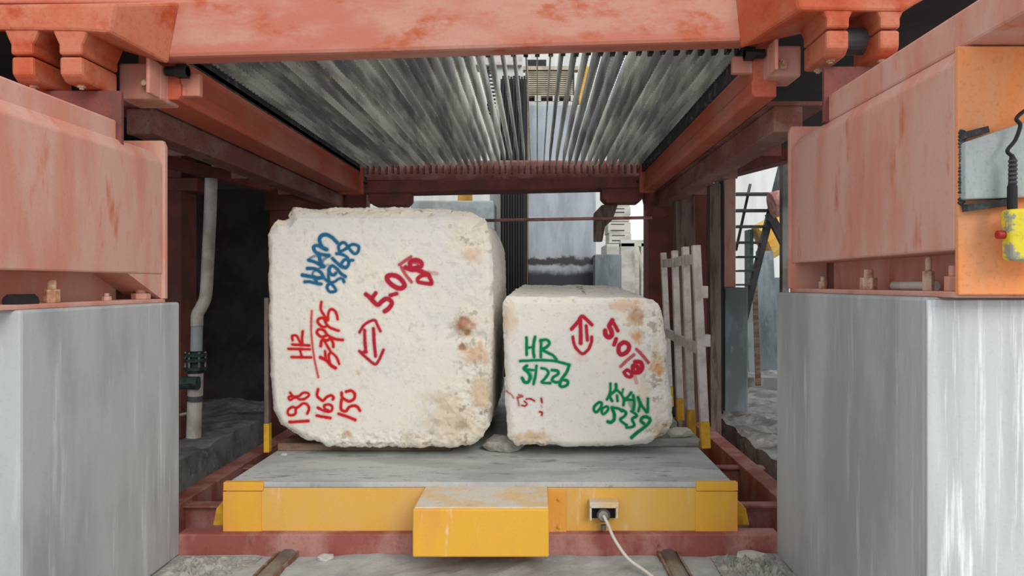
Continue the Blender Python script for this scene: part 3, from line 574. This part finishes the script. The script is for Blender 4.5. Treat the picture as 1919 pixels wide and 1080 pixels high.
def stone(name, outline, Yf, depth, back, strokes, stains, label, chips, seed, top=(0.03, 0.045)):
    NX, NZ, NY = 330, 340, 44
    pol = np.array([((a-CX)/F*Yf, H-(b-CY)/F*Yf) for a, b in outline])
    cx, cz = (pol[:, 0].min()+pol[:, 0].max())/2, (pol[:, 1].min()+pol[:, 1].max())/2
    # radius of the outline along each direction
    ang = np.linspace(-PI, PI, 1441); rad = np.zeros_like(ang); n = len(pol)
    for k, a in enumerate(ang):
        d = np.array([math.cos(a), math.sin(a)]); best = 0
        for i in range(n):
            p = pol[i]-(cx, cz); e = pol[(i+1) % n]-pol[i]; den = d[0]*e[1]-d[1]*e[0]
            if abs(den) < 1e-9: continue
            tt = (p[0]*e[1]-p[1]*e[0])/den; uu = (p[0]*d[1]-p[1]*d[0])/den
            if tt > 0 and -1e-6 <= uu <= 1+1e-6: best = max(best, tt)
        rad[k] = best
    hw, hh = (pol[:, 0].max()-pol[:, 0].min())/2, (pol[:, 1].max()-pol[:, 1].min())/2
    u = np.linspace(-1, 1, NX); v = np.linspace(-1, 1, NZ); U, Vv = np.meshgrid(u, v)
    U = U.ravel(); Vv = Vv.ravel()
    gx, gz = U*hw, Vv*hh; a = np.arctan2(gz, gx); g = np.hypot(gx, gz)
    with np.errstate(divide='ignore'):
        rs = np.minimum(hw/np.maximum(np.abs(np.cos(a)), 1e-9), hh/np.maximum(np.abs(np.sin(a)), 1e-9))
    k = np.interp(a, ang, rad)/rs
    X, Z = cx+gx*k, cz+gz*k
    edge = np.maximum(np.abs(U), np.abs(Vv)); dist = (1-edge)*min(hw, hh)      # distance from the rim
    Yp = np.full_like(X, Yf)+0.032*np.clip(1-dist/0.045, 0, 1)**2
    tt_ = np.clip(1-((1-Vv)*hh)/top[1], 0, 1); Yp = np.maximum(Yp, Yf+top[0]*tt_)
    idx = np.arange(NX*NZ).reshape(NZ, NX)
    per = np.concatenate([idx[0, :-1], idx[:-1, -1], idx[-1, :0:-1], idx[:0:-1, 0]]); m = len(per)
    verts = [np.stack([X, Yp, Z], 1)]; faces = np.stack([idx[:-1, :-1], idx[:-1, 1:], idx[1:, 1:], idx[1:, :-1]], -1).reshape(-1, 4)
    prevr = per; quads = [faces]; base = NX*NZ; px_, pz_ = X[per], Z[per]
    zmin = pol[:, 1].min()
    for j in range(1, NY+1):
        t = j/NY; bulge = 0.012*math.sin(PI*t)
        end = max(0, (t-0.93)/0.07)
        sx = 1+bulge-0.05*end**2; xx = cx+(px_-cx)*sx+back[0]*t*(px_ < cx)+back[1]*t*(px_ > cx)
        zz = cz+(pz_-cz)*(1-0.05*end**2); zz = np.where(pz_ > cz, zz+back[2]*t*np.clip((pz_-cz)/hh*1.4, 0, 1), np.maximum(zz, zmin))
        verts.append(np.stack([xx, np.full(m, Yf+0.032+(depth-0.032)*t+(1-t)*(np.maximum(Yp[per]-Yf-0.032, 0))), zz], 1))
        r = base+np.arange(m); quads.append(np.stack([prevr, r, np.roll(r, -1), np.roll(prevr, -1)], -1)); prevr = r; base += m
    A = np.concatenate(verts); isf = np.zeros(len(A)); isf[:NX*NZ] = 1
    # relief: broad lumps, chips at the rim, quarry roughness in given patches
    rough = np.full(len(A), 0.12); rough[NX*NZ:] = 0.42
    pxs = CX+A[:, 0]*F/Yf; pys = CY-(A[:, 2]-H)*F/Yf
    rr = 0.10+0.28*np.clip(1-dist/0.04, 0, 1)
    for (a_, b_, ra, rb, s_) in chips:
        rr = rr+s_*np.clip(1.6-1.6*np.sqrt(((pxs[:NX*NZ]-a_)/ra)**2+((pys[:NX*NZ]-b_)/rb)**2), 0, 1)
    rough[:NX*NZ] = np.clip(rr, 0, 1.1)
    n1 = fbm(A, 5, seed)-0.5; n2 = fbm(A, 17, seed+10, 4)-0.5; n3 = np.abs(fbm(A, 9, seed+20, 3)-0.5)
    amp = (n1*0.035+n2*0.045-n3*0.06)*rough
    nrm = np.zeros_like(A); fr = np.clip((dist/0.05), 0, 1); nrm[:NX*NZ, 1] = -fr-0.2
    rx, rz = (A[:, 0]-cx)/hw, (A[:, 2]-cz)/hh
    ed = np.ones(len(A)); ed[:NX*NZ] = 1-fr
    mx = np.maximum(np.abs(rx), np.abs(rz)); nrm[:, 0] += ed*np.where(np.abs(rx) > mx*0.92, np.sign(rx), 0); nrm[:, 2] += ed*np.where(np.abs(rz) > mx*0.92, np.sign(rz), 0)
    A = A+nrm*amp[:, None]*0.9
    A[:, 2] = np.maximum(A[:, 2], zmin)
    # pits
    # ---- colour of the stone itself
    base_c = lin3((226, 220, 208)); warm = lin3((222, 208, 184)); pit = lin3((150, 132, 108)); cool = lin3((218, 216, 210))
    f1 = fbm(A, 2.2, seed+30); f2 = fbm(A, 26, seed+40, 4); f3 = fbm(A, 60, seed+50, 3)
    sm = lambda x, a_, b_: (lambda q: q*q*(3-2*q))(np.clip((x-a_)/(b_-a_), 0, 1))
    col = base_c+(cool-base_c)*sm(f1, .4, .6)[:, None]
    wz = np.clip(rough*1.1, 0, 1)*sm(f1+n1, .3, .6); col = col+(warm-col)*wz[:, None]*0.8
    pk = sm(f2, .60, .70)*np.clip(rough*1.2+0.02, 0, 1); col = col+(pit-col)*(pk*0.75)[:, None]
    pk = sm(f3, .70, .78)*0.22; col = col+(pit-col)*pk[:, None]
    front = np.arange(len(A)) < NX*NZ
    for (a_, b_, ra, rb, c, s_) in stains:
        d = np.sqrt(((pxs-a_)/ra)**2+((pys-b_)/rb)**2)+(f2-0.5)*1.6+(f1-.5)*.8
        q = sm(-d, -1.15, -0.3)*s_*front; col = col+(lin3(c)-col)*q[:, None]
    # ---- sprayed paint
    fi = np.where(front)[0]; qx, qy = pxs[:NX*NZ], pys[:NX*NZ]
    soft = 1.1
    for pts, r, c, al in strokes:
        r = r*1.28
        pts2 = [tuple(p)[:2] for p in spline([(a_, b_, 0) for a_, b_ in pts], 5)] if len(pts) > 2 else pts
        lo = np.min(pts2, 0)-r*3-4; hi = np.max(pts2, 0)+r*3+4
        s_ = np.where((qx > lo[0]) & (qx < hi[0]) & (qy > lo[1]) & (qy < hi[1]))[0]
        if len(s_) == 0: continue
        D = np.full(len(s_), 1e9); x, y = qx[s_], qy[s_]
        for (x0, y0), (x1, y1) in zip(pts2[:-1], pts2[1:]):
            dx, dy = x1-x0, y1-y0; L2 = dx*dx+dy*dy+1e-9; t = np.clip(((x-x0)*dx+(y-y0)*dy)/L2, 0, 1)
            D = np.minimum(D, np.hypot(x-x0-t*dx, y-y0-t*dy))
        core = sm(-(D+(f3[s_]-.5)*1.2), -(r+soft), -(r-soft))*al; halo = np.clip(1-(D-r)/4.5, 0, 1)**2*0.34*al
        q = np.maximum(core, halo)[:, None]; col[s_] = col[s_]+(lin3(c)-col[s_])*q
    # mesh
    org = np.array([cx, Yf+depth/2, zmin]); A2 = A-org
    me = bpy.data.meshes.new(name); Q = np.concatenate(quads)
    me.vertices.add(len(A2)); me.vertices.foreach_set('co', A2.astype(np.float32).ravel())
    nq = len(Q); me.loops.add(nq*4+m); me.polygons.add(nq+1)
    me.loops.foreach_set('vertex_index', np.concatenate([Q.ravel(), prevr]).astype(np.int32))
    me.polygons.foreach_set('loop_start', np.concatenate([np.arange(nq)*4, [nq*4]]).astype(np.int32))
    me.polygons.foreach_set('loop_total', np.concatenate([np.full(nq, 4), [m]]).astype(np.int32))
    me.update(calc_edges=True); me.validate()
    at = me.color_attributes.new('stone_colour', 'FLOAT_COLOR', 'POINT')
    at.data.foreach_set('color', np.concatenate([np.clip(col, 0, 1), np.ones((len(col), 1))], 1).astype(np.float32).ravel())
    me.polygons.foreach_set('use_smooth', np.ones(len(me.polygons), bool))
    mt = bpy.data.materials.new(name+'_surface'); mt.use_nodes = True; N = mt.node_tree.nodes; L = mt.node_tree.links
    ca = N.new('ShaderNodeAttribute'); ca.attribute_name = 'stone_colour'; b = N['Principled BSDF']; L.new(ca.outputs['Color'], b.inputs['Base Color'])
    b.inputs['Roughness'].default_value = 0.85; b.inputs['Specular IOR Level'].default_value = 0.2
    tn = N.new('ShaderNodeTexNoise'); tn.inputs['Scale'].default_value = 70; tn.inputs['Detail'].default_value = 5
    ge = N.new('ShaderNodeNewGeometry'); L.new(ge.outputs['Position'], tn.inputs['Vector'])
    bp = N.new('ShaderNodeBump'); bp.inputs['Strength'].default_value = 0.3; bp.inputs['Distance'].default_value = 0.006; L.new(tn.outputs['Fac'], bp.inputs['Height']); L.new(bp.outputs[0], b.inputs['Normal'])
    me.materials.append(mt)
    o = bpy.data.objects.new(name, me); C.objects.link(o); o.location = org
    return tag(o, label, 'stone block')

TAN, RUST, OCH = (200, 166, 122), (142, 92, 46), (204, 140, 66)
stone('stone_block', [(499, 440), (514, 412), (538, 386), (700, 384), (830, 386), (878, 392), (906, 408), (920, 440), (925, 520), (924, 640), (921, 740), (918, 800), (897, 830), (880, 839), (800, 841), (700, 842), (610, 838), (560, 822), (522, 798), (508, 770), (503, 700), (499, 600)],
      4.45, 2.0, (0, 0.0, 0.0), left_strokes,
      [(864, 612, 24, 24, RUST, .9), (880, 606, 20, 12, (214, 164, 146), .4), (893, 665, 30, 26, OCH, .55), (868, 650, 10, 8, RUST, .8), (886, 478, 24, 22, OCH, .35), (905, 735, 26, 50, TAN, .6), (672, 700, 6, 6, OCH, .5), (650, 815, 9, 7, OCH, .5),
       (765, 820, 16, 14, (176, 162, 134), .5), (840, 790, 70, 45, TAN, .35), (865, 800, 14, 12, (120, 100, 80), .5), (820, 745, 40, 16, (200, 184, 150), .5)],
      'bigger white stone block on the cart, blue and red writing on its rough face', [(880, 780, 90, 90, .7), (700, 830, 200, 30, .7), (880, 440, 60, 70, .5), (700, 388, 240, 22, .9), (890, 640, 50, 120, .5), (520, 410, 30, 30, .6), (720, 560, 260, 200, .12)], 11, top=(0.11, 0.085))
stone('stone_block', [(941, 568), (950, 554), (985, 556), (1100, 556), (1190, 558), (1225, 563), (1242, 576), (1249, 610), (1254, 680), (1262, 740), (1262, 790), (1246, 822), (1215, 835), (1140, 839), (1060, 840), (968, 837), (952, 820), (946, 760), (943, 650)],
      4.45, 2.0, (0.09, -0.0, 0.075), right_strokes,
      [(1168, 572, 36, 14, OCH, .45), (1190, 595, 18, 22, (176, 118, 70), .7), (1197, 630, 14, 16, OCH, .85), (1233, 690, 17, 20, OCH, .8), (1228, 665, 10, 20, TAN, .5), (955, 600, 16, 40, TAN, .5), (1000, 820, 40, 14, TAN, .7), (1240, 810, 22, 26, (160, 132, 100), .6), (1205, 740, 12, 90, TAN, .25)],
      'smaller white stone block on the cart with green writing and orange stains', [(1240, 700, 40, 160, .6), (1200, 600, 50, 40, .4), (990, 830, 70, 20, .5), (1100, 560, 160, 10, .15), (1245, 815, 40, 30, .9)], 23)

# ------------------------------------------------------------------ stake racks on the cart edges
st = thing('stake_rack', 'whitish steel stake rack with yellow feet on the right edge of the cart', 'stake rack', (1.12, 5.4, 0.376))
stk = [(4.71, 1322, 842, 1304, 460, 0.055), (5.13, 1296, 808, 1284, 463, 0.05), (5.66, 1275, 790, 1264, 470, 0.05), (6.3, 1256, 778, 1243, 474, 0.05)]
tops = []
for Y, bx_, by_, tx_, ty_, wd in stk:
    a = Vector((PX(bx_, Y), Y, 0.376)); b = P(tx_, ty_, Y+0.06); tops.append((a, b))
    m_ = a.lerp(b, 0.13)
    MB().bar(m_, b, wd, 0.05).build('stake', 'white', st, 0.004)
    MB().bar(a, m_, wd+0.004, 0.054).build('painted_foot', 'yellowfoot', st, 0.004)
for f in (0.48, 0.93):
    for i in range(3):
        a = tops[i][0].lerp(tops[i][1], f); b = tops[i+1][0].lerp(tops[i+1][1], f)
        MB().bar(a, b, 0.03, 0.07).build('rack_rail', 'white', st, 0.003)
for f in (0.22+0.30, 0.76):
    a = tops[0][0].lerp(tops[0][1], f); MB().box(a.x+0.012, a.x+0.06, a.y-0.03, a.y+0.02, a.z-0.03, a.z+0.05).build('rail_socket', 'white', st, 0.003)
sl = thing('stake_rack', 'narrow stake rack on the left edge of the cart, mostly hidden by the bigger block', 'stake rack', (-1.72, 5, 0.376))
for Y in (4.60, 5.4, 6.2):
    MB().bar((-1.715, Y, 0.376), (-1.715, Y, 0.56), 0.034, 0.05).build('painted_foot', 'yellowfoot', sl, 0.003)
    MB().bar((-1.715, Y, 0.56), (-1.715, Y, 1.36), 0.028, 0.05).build('stake', 'wood', sl, 0.003)
for z in (0.95, 1.2): MB().bar((-1.715, 4.6, z), (-1.715, 6.2, z), 0.03, 0.05).build('rack_rail', 'white', sl, 0.003)

# ------------------------------------------------------------------ left aisle: drain pipe with valve, dark column
YP = 5.6
pp = thing('drain_pipe', 'tall pale drain pipe with a bend and green valve in the dark left aisle', 'pipe', P(365, 820, YP))
MB().tube(spline([P(396, 335, YP), P(393, 420, YP), P(389, 500, YP), P(386, 552, YP), P(378, 575, YP), P(370, 590, YP), P(369, 612, YP)], 5), 0.046, 18).build('upper_pipe', 'pipe', pp, smooth=True)
MB().tube([P(369, 608, YP), P(368, 658, YP)], 0.043, 18).build('grey_sleeve', 'greyblock', pp)
fl = MB()
for y in (662, 672, 688): fl.tube([P(366, y, YP), P(366, y+6, YP)], 0.085, 16)
fl.tube([P(366, 660, YP), P(366, 700, YP)], 0.055, 16); fl.build('valve_flange', 'valve', pp)
for a in range(6):
    c = P(366, 668, YP)+Vector((0.07*math.cos(a*PI/3+.3), 0.07*math.sin(a*PI/3+.3), 0)); MB().tube([c-Vector((0, 0, 0.09)), c+Vector((0, 0, 0.035))], 0.009, 6).build('flange_bolt', 'steel', pp)
MB().tube([P(367, 700, YP), P(366, 742, YP)], 0.056, 18).build('lower_pipe', 'pipe', pp)
MB().tube([P(366, 742, YP), P(366, 753, YP)], 0.052, 18).build('rubber_band', 'greydark', pp)
MB().tube([P(365, 753, YP), P(363, 820, YP)], 0.054, 18).build('pipe_foot', 'pipe', pp)
MB().tube([P(372, 718, YP-0.06), P(340, 718, YP-0.06)], 0.05, 16).build('valve_motor', 'valve', pp)
MB().tube([P(360, 773, YP), P(338, 778, YP)], 0.014, 10).build('side_tap', 'steel', pp)
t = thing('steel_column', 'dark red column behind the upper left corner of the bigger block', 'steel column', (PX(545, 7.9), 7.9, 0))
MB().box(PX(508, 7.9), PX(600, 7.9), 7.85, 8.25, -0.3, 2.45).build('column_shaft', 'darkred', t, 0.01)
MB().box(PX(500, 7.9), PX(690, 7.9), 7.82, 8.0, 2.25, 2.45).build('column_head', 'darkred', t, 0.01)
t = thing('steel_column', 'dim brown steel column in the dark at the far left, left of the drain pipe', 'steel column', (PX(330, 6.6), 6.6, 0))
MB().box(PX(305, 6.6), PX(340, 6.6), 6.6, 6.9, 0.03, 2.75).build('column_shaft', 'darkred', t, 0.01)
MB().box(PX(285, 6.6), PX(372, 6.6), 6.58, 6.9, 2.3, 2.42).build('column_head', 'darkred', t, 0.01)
def crossbar(name, a, b, w_, h_, m, label): return tag(MB().bar(a, b, w_, h_).build(name, m, bevel=0.006), label, 'steel beam')
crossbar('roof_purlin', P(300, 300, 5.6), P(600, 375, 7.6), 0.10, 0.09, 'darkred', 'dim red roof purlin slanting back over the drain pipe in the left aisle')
crossbar('roof_purlin', P(398, 309, 6.2), P(475, 309, 6.2), 0.05, 0.06, 'steel', 'short grey purlin above the drain pipe in the left aisle')
crossbar('roof_purlin', P(1365, 291, 6.0), P(1500, 291, 6.0), 0.05, 0.05, 'steel', 'short grey purlin under the deck above the stairs on the right')
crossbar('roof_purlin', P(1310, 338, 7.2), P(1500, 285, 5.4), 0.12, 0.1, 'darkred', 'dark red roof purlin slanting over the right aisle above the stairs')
# small hanging lamp window far left is daylight behind the wall end

# ------------------------------------------------------------------ right aisle: posts, rear column, stairs, slabs
t = thing('steel_column', 'dark red column with a flat plate face right behind the blade frame end', 'steel column', (PX(1240, 7.7), 7.7, -0.3))
MB().box(PX(1216, 7.7), PX(1264, 7.7), 7.7, 8.1, 1.05, 2.42).build('column_plate', 'darkred', t, 0.01)
MB().box(PX(1214, 7.75), PX(1290, 7.75), 7.75, 8.2, -0.3, 1.05).build('column_base', 'greydark', t, 0.01)
MB().py([(PX(1200, 7.68), PZ(352, 7.68)), (PX(1290, 7.68), PZ(352, 7.68)), (PX(1262, 7.68), PZ(400, 7.68)), (PX(1216, 7.68), PZ(420, 7.68)), (PX(1206, 7.68), PZ(380, 7.68))], 7.66, 7.72).build('knee_plate', 'darkred', t)
tag(MB().bar((PX(1286, 7.2), 7.2, -0.3), (PX(1281, 7.2), 7.2, PZ(368, 7.2)), 0.19, 0.16).build('wooden_post', 'wood', bevel=0.008), 'grey weathered post behind the stake rack, beside the dark red plate column', 'post')
tag(MB().bar((PX(1339, 7.0), 7.0, -0.6), (PX(1337, 7.0), 7.0, PZ(345, 7.0)), 0.105, 0.14).build('wooden_post', 'wood', bevel=0.008), 'brown stained post with flaking surface just right of the stake rack', 'post')
t = thing('steel_column', 'dark backing column between the two weathered posts', 'steel column', (PX(1312, 7.6), 7.6, -0.3))
MB().box(PX(1294, 7.6), PX(1328, 7.6), 7.6, 8.0, -0.3, 2.5).build('column_shaft', 'darkred', t, 0.01)
t = thing('rear_column', 'red column on the small grey rear plinth, left of the stairs', 'steel column', (PX(1368, 7.9), 7.9, 1.41))
MB().box(PX(1357, 7.9), PX(1379, 7.9), 7.9, 8.3, 1.41, PZ(330, 7.9)).build('column_shaft', 'salmon', t, 0.008)
tag(MB().box(PX(1347, 7.8), PX(1355.5, 7.8), 7.8, 8.0, -0.3, PZ(332, 7.8)).build('black_strip', 'black'), 'slim black strip just left of the red rear column and its small plinth', 'post')  # black edge strip of the rear column, kept as its own object
t = thing('concrete_pedestal', 'small grey plinth on the rear right ledge carrying a red column', 'concrete pedestal', (PX(1378, 7.9), 7.9, 0.04))
MB().box(PX(1358, 7.85), PX(1402, 7.85), 7.85, 8.5, 0.03, 1.41).build('pedestal_body', 'slab', t, 0.015)
# stairs
sx = thing('metal_stairs', 'open dark steel stairs rising to the left behind the red rear column', 'stairs', (PX(1420, 9.2), 9.2, 0))
YS = 9.2
for i, (y, xa, xb) in enumerate(((364, 1376, 1458), (395, 1376, 1440), (425, 1377, 1432), (455, 1378, 1424), (482, 1379, 1417), (508, 1381, 1410), (534, 1378, 1405))):
    MB().box(PX(xa, YS), PX(xb, YS), YS-0.1, YS+0.12, PZ(y, YS)-0.012, PZ(y, YS)+0.012).build('stair_tread', 'greydark', sx, 0.003)
MB().bar(P(1466, 310, YS), P(1361, 733, YS), 0.08, 0.09).build('stair_stringer', 'greydark', sx, 0.004)
MB().bar(P(1406, 345, YS+0.15), P(1379, 470, YS+0.15), 0.03, 0.03).build('hand_rail', 'greydark', sx)
MB().bar(P(1441, 400, YS-0.1), P(1469, 455, YS-0.1), 0.08, 0.1).bar(P(1467, 450, YS-0.1), P(1467, 502, YS-0.1), 0.05, 0.08).build('stair_brace', 'greydark', sx, 0.004)
tag(MB().tube([P(1446, 385, 8.9), P(1520, 365, 8.9)], 0.16, 20).build('round_duct', 'pinkrod'), 'short pinkish round duct right of the stairs', 'duct')
tag(MB().box(PX(1466, 6.5), PX(1479, 6.5), 6.5, 6.58, 0.05, PZ(305, 6.5)).build('grey_post', 'steel', bevel=0.005), 'slim grey post beside the right column, right of the stairs', 'post')
for i, (xa, xb, yt, Y, m_, lab) in enumerate(((1424, 1460, 469, 10.4, 'slab', 'tall bluish grey slab leaning behind the stairs'), (1404, 1426, 560, 10.2, 'greyblock', 'paler grey slab standing left of the tall bluish slab'), (1452, 1482, 520, 10.9, 'slab', 'grey slab standing at the right, partly behind the right plinth'))):
    a = [(PX(xa, Y), Y, 0.2), (PX(xb, Y), Y, 0.2), (PX(xb, Y), Y+0.25, PZ(yt, Y)), (PX(xa+4, Y), Y+0.25, PZ(yt, Y))]
    tag(MB().loft(a, [(x, y+0.06, z) for x, y, z in a]).build('stone_slab', m_, bevel=0.004), lab, 'slab')
tag(MB().bar(P(1421, 722, 9.3), P(1414, 520, 9.9), 0.07, 0.05).build('timber_strip', 'plankbrown', bevel=0.004), 'upright timber strip leaning on the slabs beneath the stairs', 'timber')
tag(MB().box(PX(1395, 9.6), PX(1475, 9.6), 9.6, 11.9, 0.03, 0.2).build('low_step', 'ledge', bevel=0.01), 'low rough step on the right ledge beyond the small plinth', 'step')
tag(MB().tube([P(1402, 674, 11.3), P(1440, 683, 11.0), P(1456, 687, 10.8)], 0.012, 8).build('loose_rod', 'pipe'), 'thin pale rod lying on the low step at the right', 'rod')
t = thing('yellow_machine', 'ochre machine hood glimpsed behind the stairs above the slabs', 'machine', P(1450, 440, 12))
MB().tube([P(1428, 455, 12), P(1475, 430, 12)], 0.32, 18).build('hood', 'ochre', t); MB().box(PX(1405, 12), PX(1412, 12), 12, 12.3, 0.1, PZ(430, 12)).build('hood_leg', 'valve', t)

# ------------------------------------------------------------------ back of the hall
YB = 11.0
t = thing('concrete_pillar', 'tall blue grey pillar behind the cart with dark bands near its foot', 'pillar', (PX(1052, YB), YB, 0))
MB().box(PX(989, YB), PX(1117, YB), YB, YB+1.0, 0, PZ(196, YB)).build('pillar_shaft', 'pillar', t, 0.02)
MB().box(PX(984, YB), PX(989, YB), YB+0.02, YB+0.5, 0, PZ(196, YB)).build('edge_strip', 'ochre', t)
mt_ = thing('louvred_motor', 'cream louvred motor housing standing on top of the grey pillar', 'motor', P(1030, 196, YB))
ZM = PZ(196, YB)
MB().box(PX(984, YB), PX(1078, YB), YB+0.25, YB+0.8, ZM+0.1, PZ(124, YB)).build('motor_core', 'greydark', mt_)
fr = MB().box(PX(980, YB), PX(1084, YB), YB+0.05, YB+0.2, PZ(129, YB), PZ(122, YB))
for y in range(131, 176, 4): fr.box(PX(984, YB), PX(1074, YB), YB+0.08, YB+0.22, PZ(y+2.0, YB), PZ(y, YB))
fr.build('louvres', 'cream', mt_)
fr = MB().box(PX(984, YB), PX(1078, YB), YB+0.03, YB+0.3, ZM, PZ(189, YB))
for a in (1002, 1036, 1070): fr.box(PX(a, YB), PX(a+12, YB), YB+0.03, YB+0.2, PZ(190, YB), PZ(178, YB))
fr.build('motor_feet', 'pale', mt_)
MB().box(PX(988, YB), PX(1024, YB), YB+0.1, YB+0.4, PZ(120, YB), PZ(108, YB)).build('terminal_box', 'black', mt_)
t = thing('ochre_guard', 'ochre yellow guard panel beside the louvred motor', 'machine guard', P(1095, 196, YB))
MB().py([(PX(1086, YB), ZM), (PX(1100, YB), ZM), (PX(1108, YB), PZ(150, YB)), (PX(1106, YB), PZ(115, YB)), (PX(1086, YB), PZ(120, YB))], YB+0.2, YB+0.7).build('guard_panel', 'ochre', t, 0.02)
bl = thing('belt_bundle', 'black vertical drive belts hanging left of the grey pillar', 'drive belts', (PX(962, 10.6), 10.6, 0.2))
for i in range(9): MB().box(PX(941+i*5.0, 10.6), PX(944.6+i*5.0, 10.6), 10.6+0.04*(i % 2), 10.68+0.04*(i % 2), 0.2, PZ(142, 10.6)).build('belt', 'black', bl)
MB().box(PX(938, 10.8), PX(988, 10.8), 10.8, 10.95, 0.0, PZ(148, 10.8)).build('cavity_shade_backing', 'black', bl)  # black sheet painting in the dark of the cavity behind the belts
tag(MB().box(PX(770, 10.4), PX(925, 10.4), 10.4, 11.2, 0, PZ(376, 10.4)).build('grey_cabinet', 'greyblock', bevel=0.02), 'grey box cabinet peeping over the bigger block, left of the belts', 'cabinet')
t = thing('white_gantry', 'whitish machine gantry high behind the blades, left of the louvred motor', 'machine gantry', P(920, 140, 11.6))
MB().box(PX(820, 11.6), PX(978, 11.6), 11.6, 12.0, PZ(122, 11.6), PZ(60, 11.6)).build('gantry_beam', 'white', t, 0.01)
MB().box(PX(928, 11.6), PX(980, 11.6), 11.7, 12.0, PZ(215, 11.6), PZ(122, 11.6)).box(PX(918, 11.6), PX(936, 11.6), 11.6, 12.1, 0, PZ(205, 11.6)).build('gantry_leg', 'hallwall', t)
cl = MB(); pts = []
for i in range(90): pts.append((PX(918, 11.2)+0.06*math.cos(i*0.9), 11.52+0.06*math.sin(i*0.9), PZ(205, 11.2)+i*0.0085))
cl.tube(pts, 0.016, 6); tag(cl.build('coiled_hose', 'greydark', smooth=True), 'coiled grey hose hanging behind the blades, left of the belts', 'hose')
tag(MB().box(PX(858, 13), PX(884, 13), 13, 13.2, 0, PZ(350, 13)).build('ochre_panel', 'ochre', bevel=0.01), 'slim ochre panel seen under the rear crossbeam, above the grey cabinet', 'panel')  # yellow panel run down to the floor behind the cabinet
tag(MB().tube([P(905, 413.5, 7.58), P(1222, 408, 7.60)], 0.017, 10).build('pink_rod', 'pinkrod', smooth=True), 'thin pink steel rod spanning behind the blocks in front of the pillar', 'rod')
t = thing('diagonal_prop', 'dark brown bent prop hanging from the rear crossbeam before the pale crates', 'prop', P(1130, 460, 7.7))
MB().py([(PX(a, 7.64), PZ(b, 7.64)) for a, b in ((1128, 384), (1158, 384), (1148, 412), (1134, 425), (1129, 453), (1113, 453), (1113, 400))], 7.64, 7.72).build('prop_arm', 'wood', t, 0.01)
# stack of pale crates
G = 'pale crates stacked behind the smaller block'
for i, (xa, xb, ya, yb) in enumerate(((1146, 1180, 374, 386), (1142, 1182, 388, 402), (1140, 1180, 404, 414), (1139, 1182, 417, 436), (1141, 1183, 438, 455))):
    Y = 12.5; pos = ('topmost', 'second from the top', 'third from the top', 'fourth from the top', 'lowest')[i]
    c = thing('pale_crate', 'pale crate in the stack right of the pillar, %s of five' % pos, 'crate', P((xa+xb)/2, yb+1.0, Y), G)
    MB().box(PX(xa, Y), PX(xb, Y), Y, Y+0.6, PZ(yb+1.4, Y), PZ(ya-0.8, Y)).build('crate_body', 'pale', c, 0.012)
    MB().box(PX(xa+6, Y), PX(xb-12, Y), Y-0.01, Y, PZ(yb-3, Y), PZ(yb-5, Y)).box(PX(xa+6, Y), PX(xb-12, Y), Y-0.01, Y, PZ(ya+4, Y), PZ(ya+2.6, Y)).build('crate_slots', 'greydark', c)
tag(MB().box(PX(1136, 12.4), PX(1212, 12.4), 12.4, 13.4, 0, PZ(457.5, 12.4)).build('pale_cabinet', 'pale', bevel=0.02), 'pale cabinet block under the stack of pale crates', 'cabinet')
tag(MB().box(PX(1115, 10.6), PX(1165, 10.6), 10.6, 11.0, 0, PZ(477, 10.6)).build('grey_slab_panel', 'slab', bevel=0.01), 'blue grey slab standing low beside the pillar foot, before the pale cabinet', 'slab')
t = thing('cable_gantry', 'pale upright gantry with dangling cables beyond the pale cabinet', 'gantry', (PX(1205, 11.8), 11.8, 0))
for a, b in ((1163, 1190), (1201, 1213)): MB().box(PX(a, 11.8), PX(b, 11.8), 11.8, 12.0, 0, PZ(455, 11.8)).build('frame_post', 'pale', t, 0.01)
MB().box(PX(1163, 11.8), PX(1213, 11.8), 11.8, 12.0, PZ(462, 11.8), PZ(450, 11.8)).build('frame_head', 'pale', t)
for k in range(3): MB().tube(spline([P(1190+k*2, 462, 11.7), P(1196+k*2, 480, 11.65), P(1202+k, 510, 11.7)]), 0.008, 6).build('frame_cable', 'cable', t)
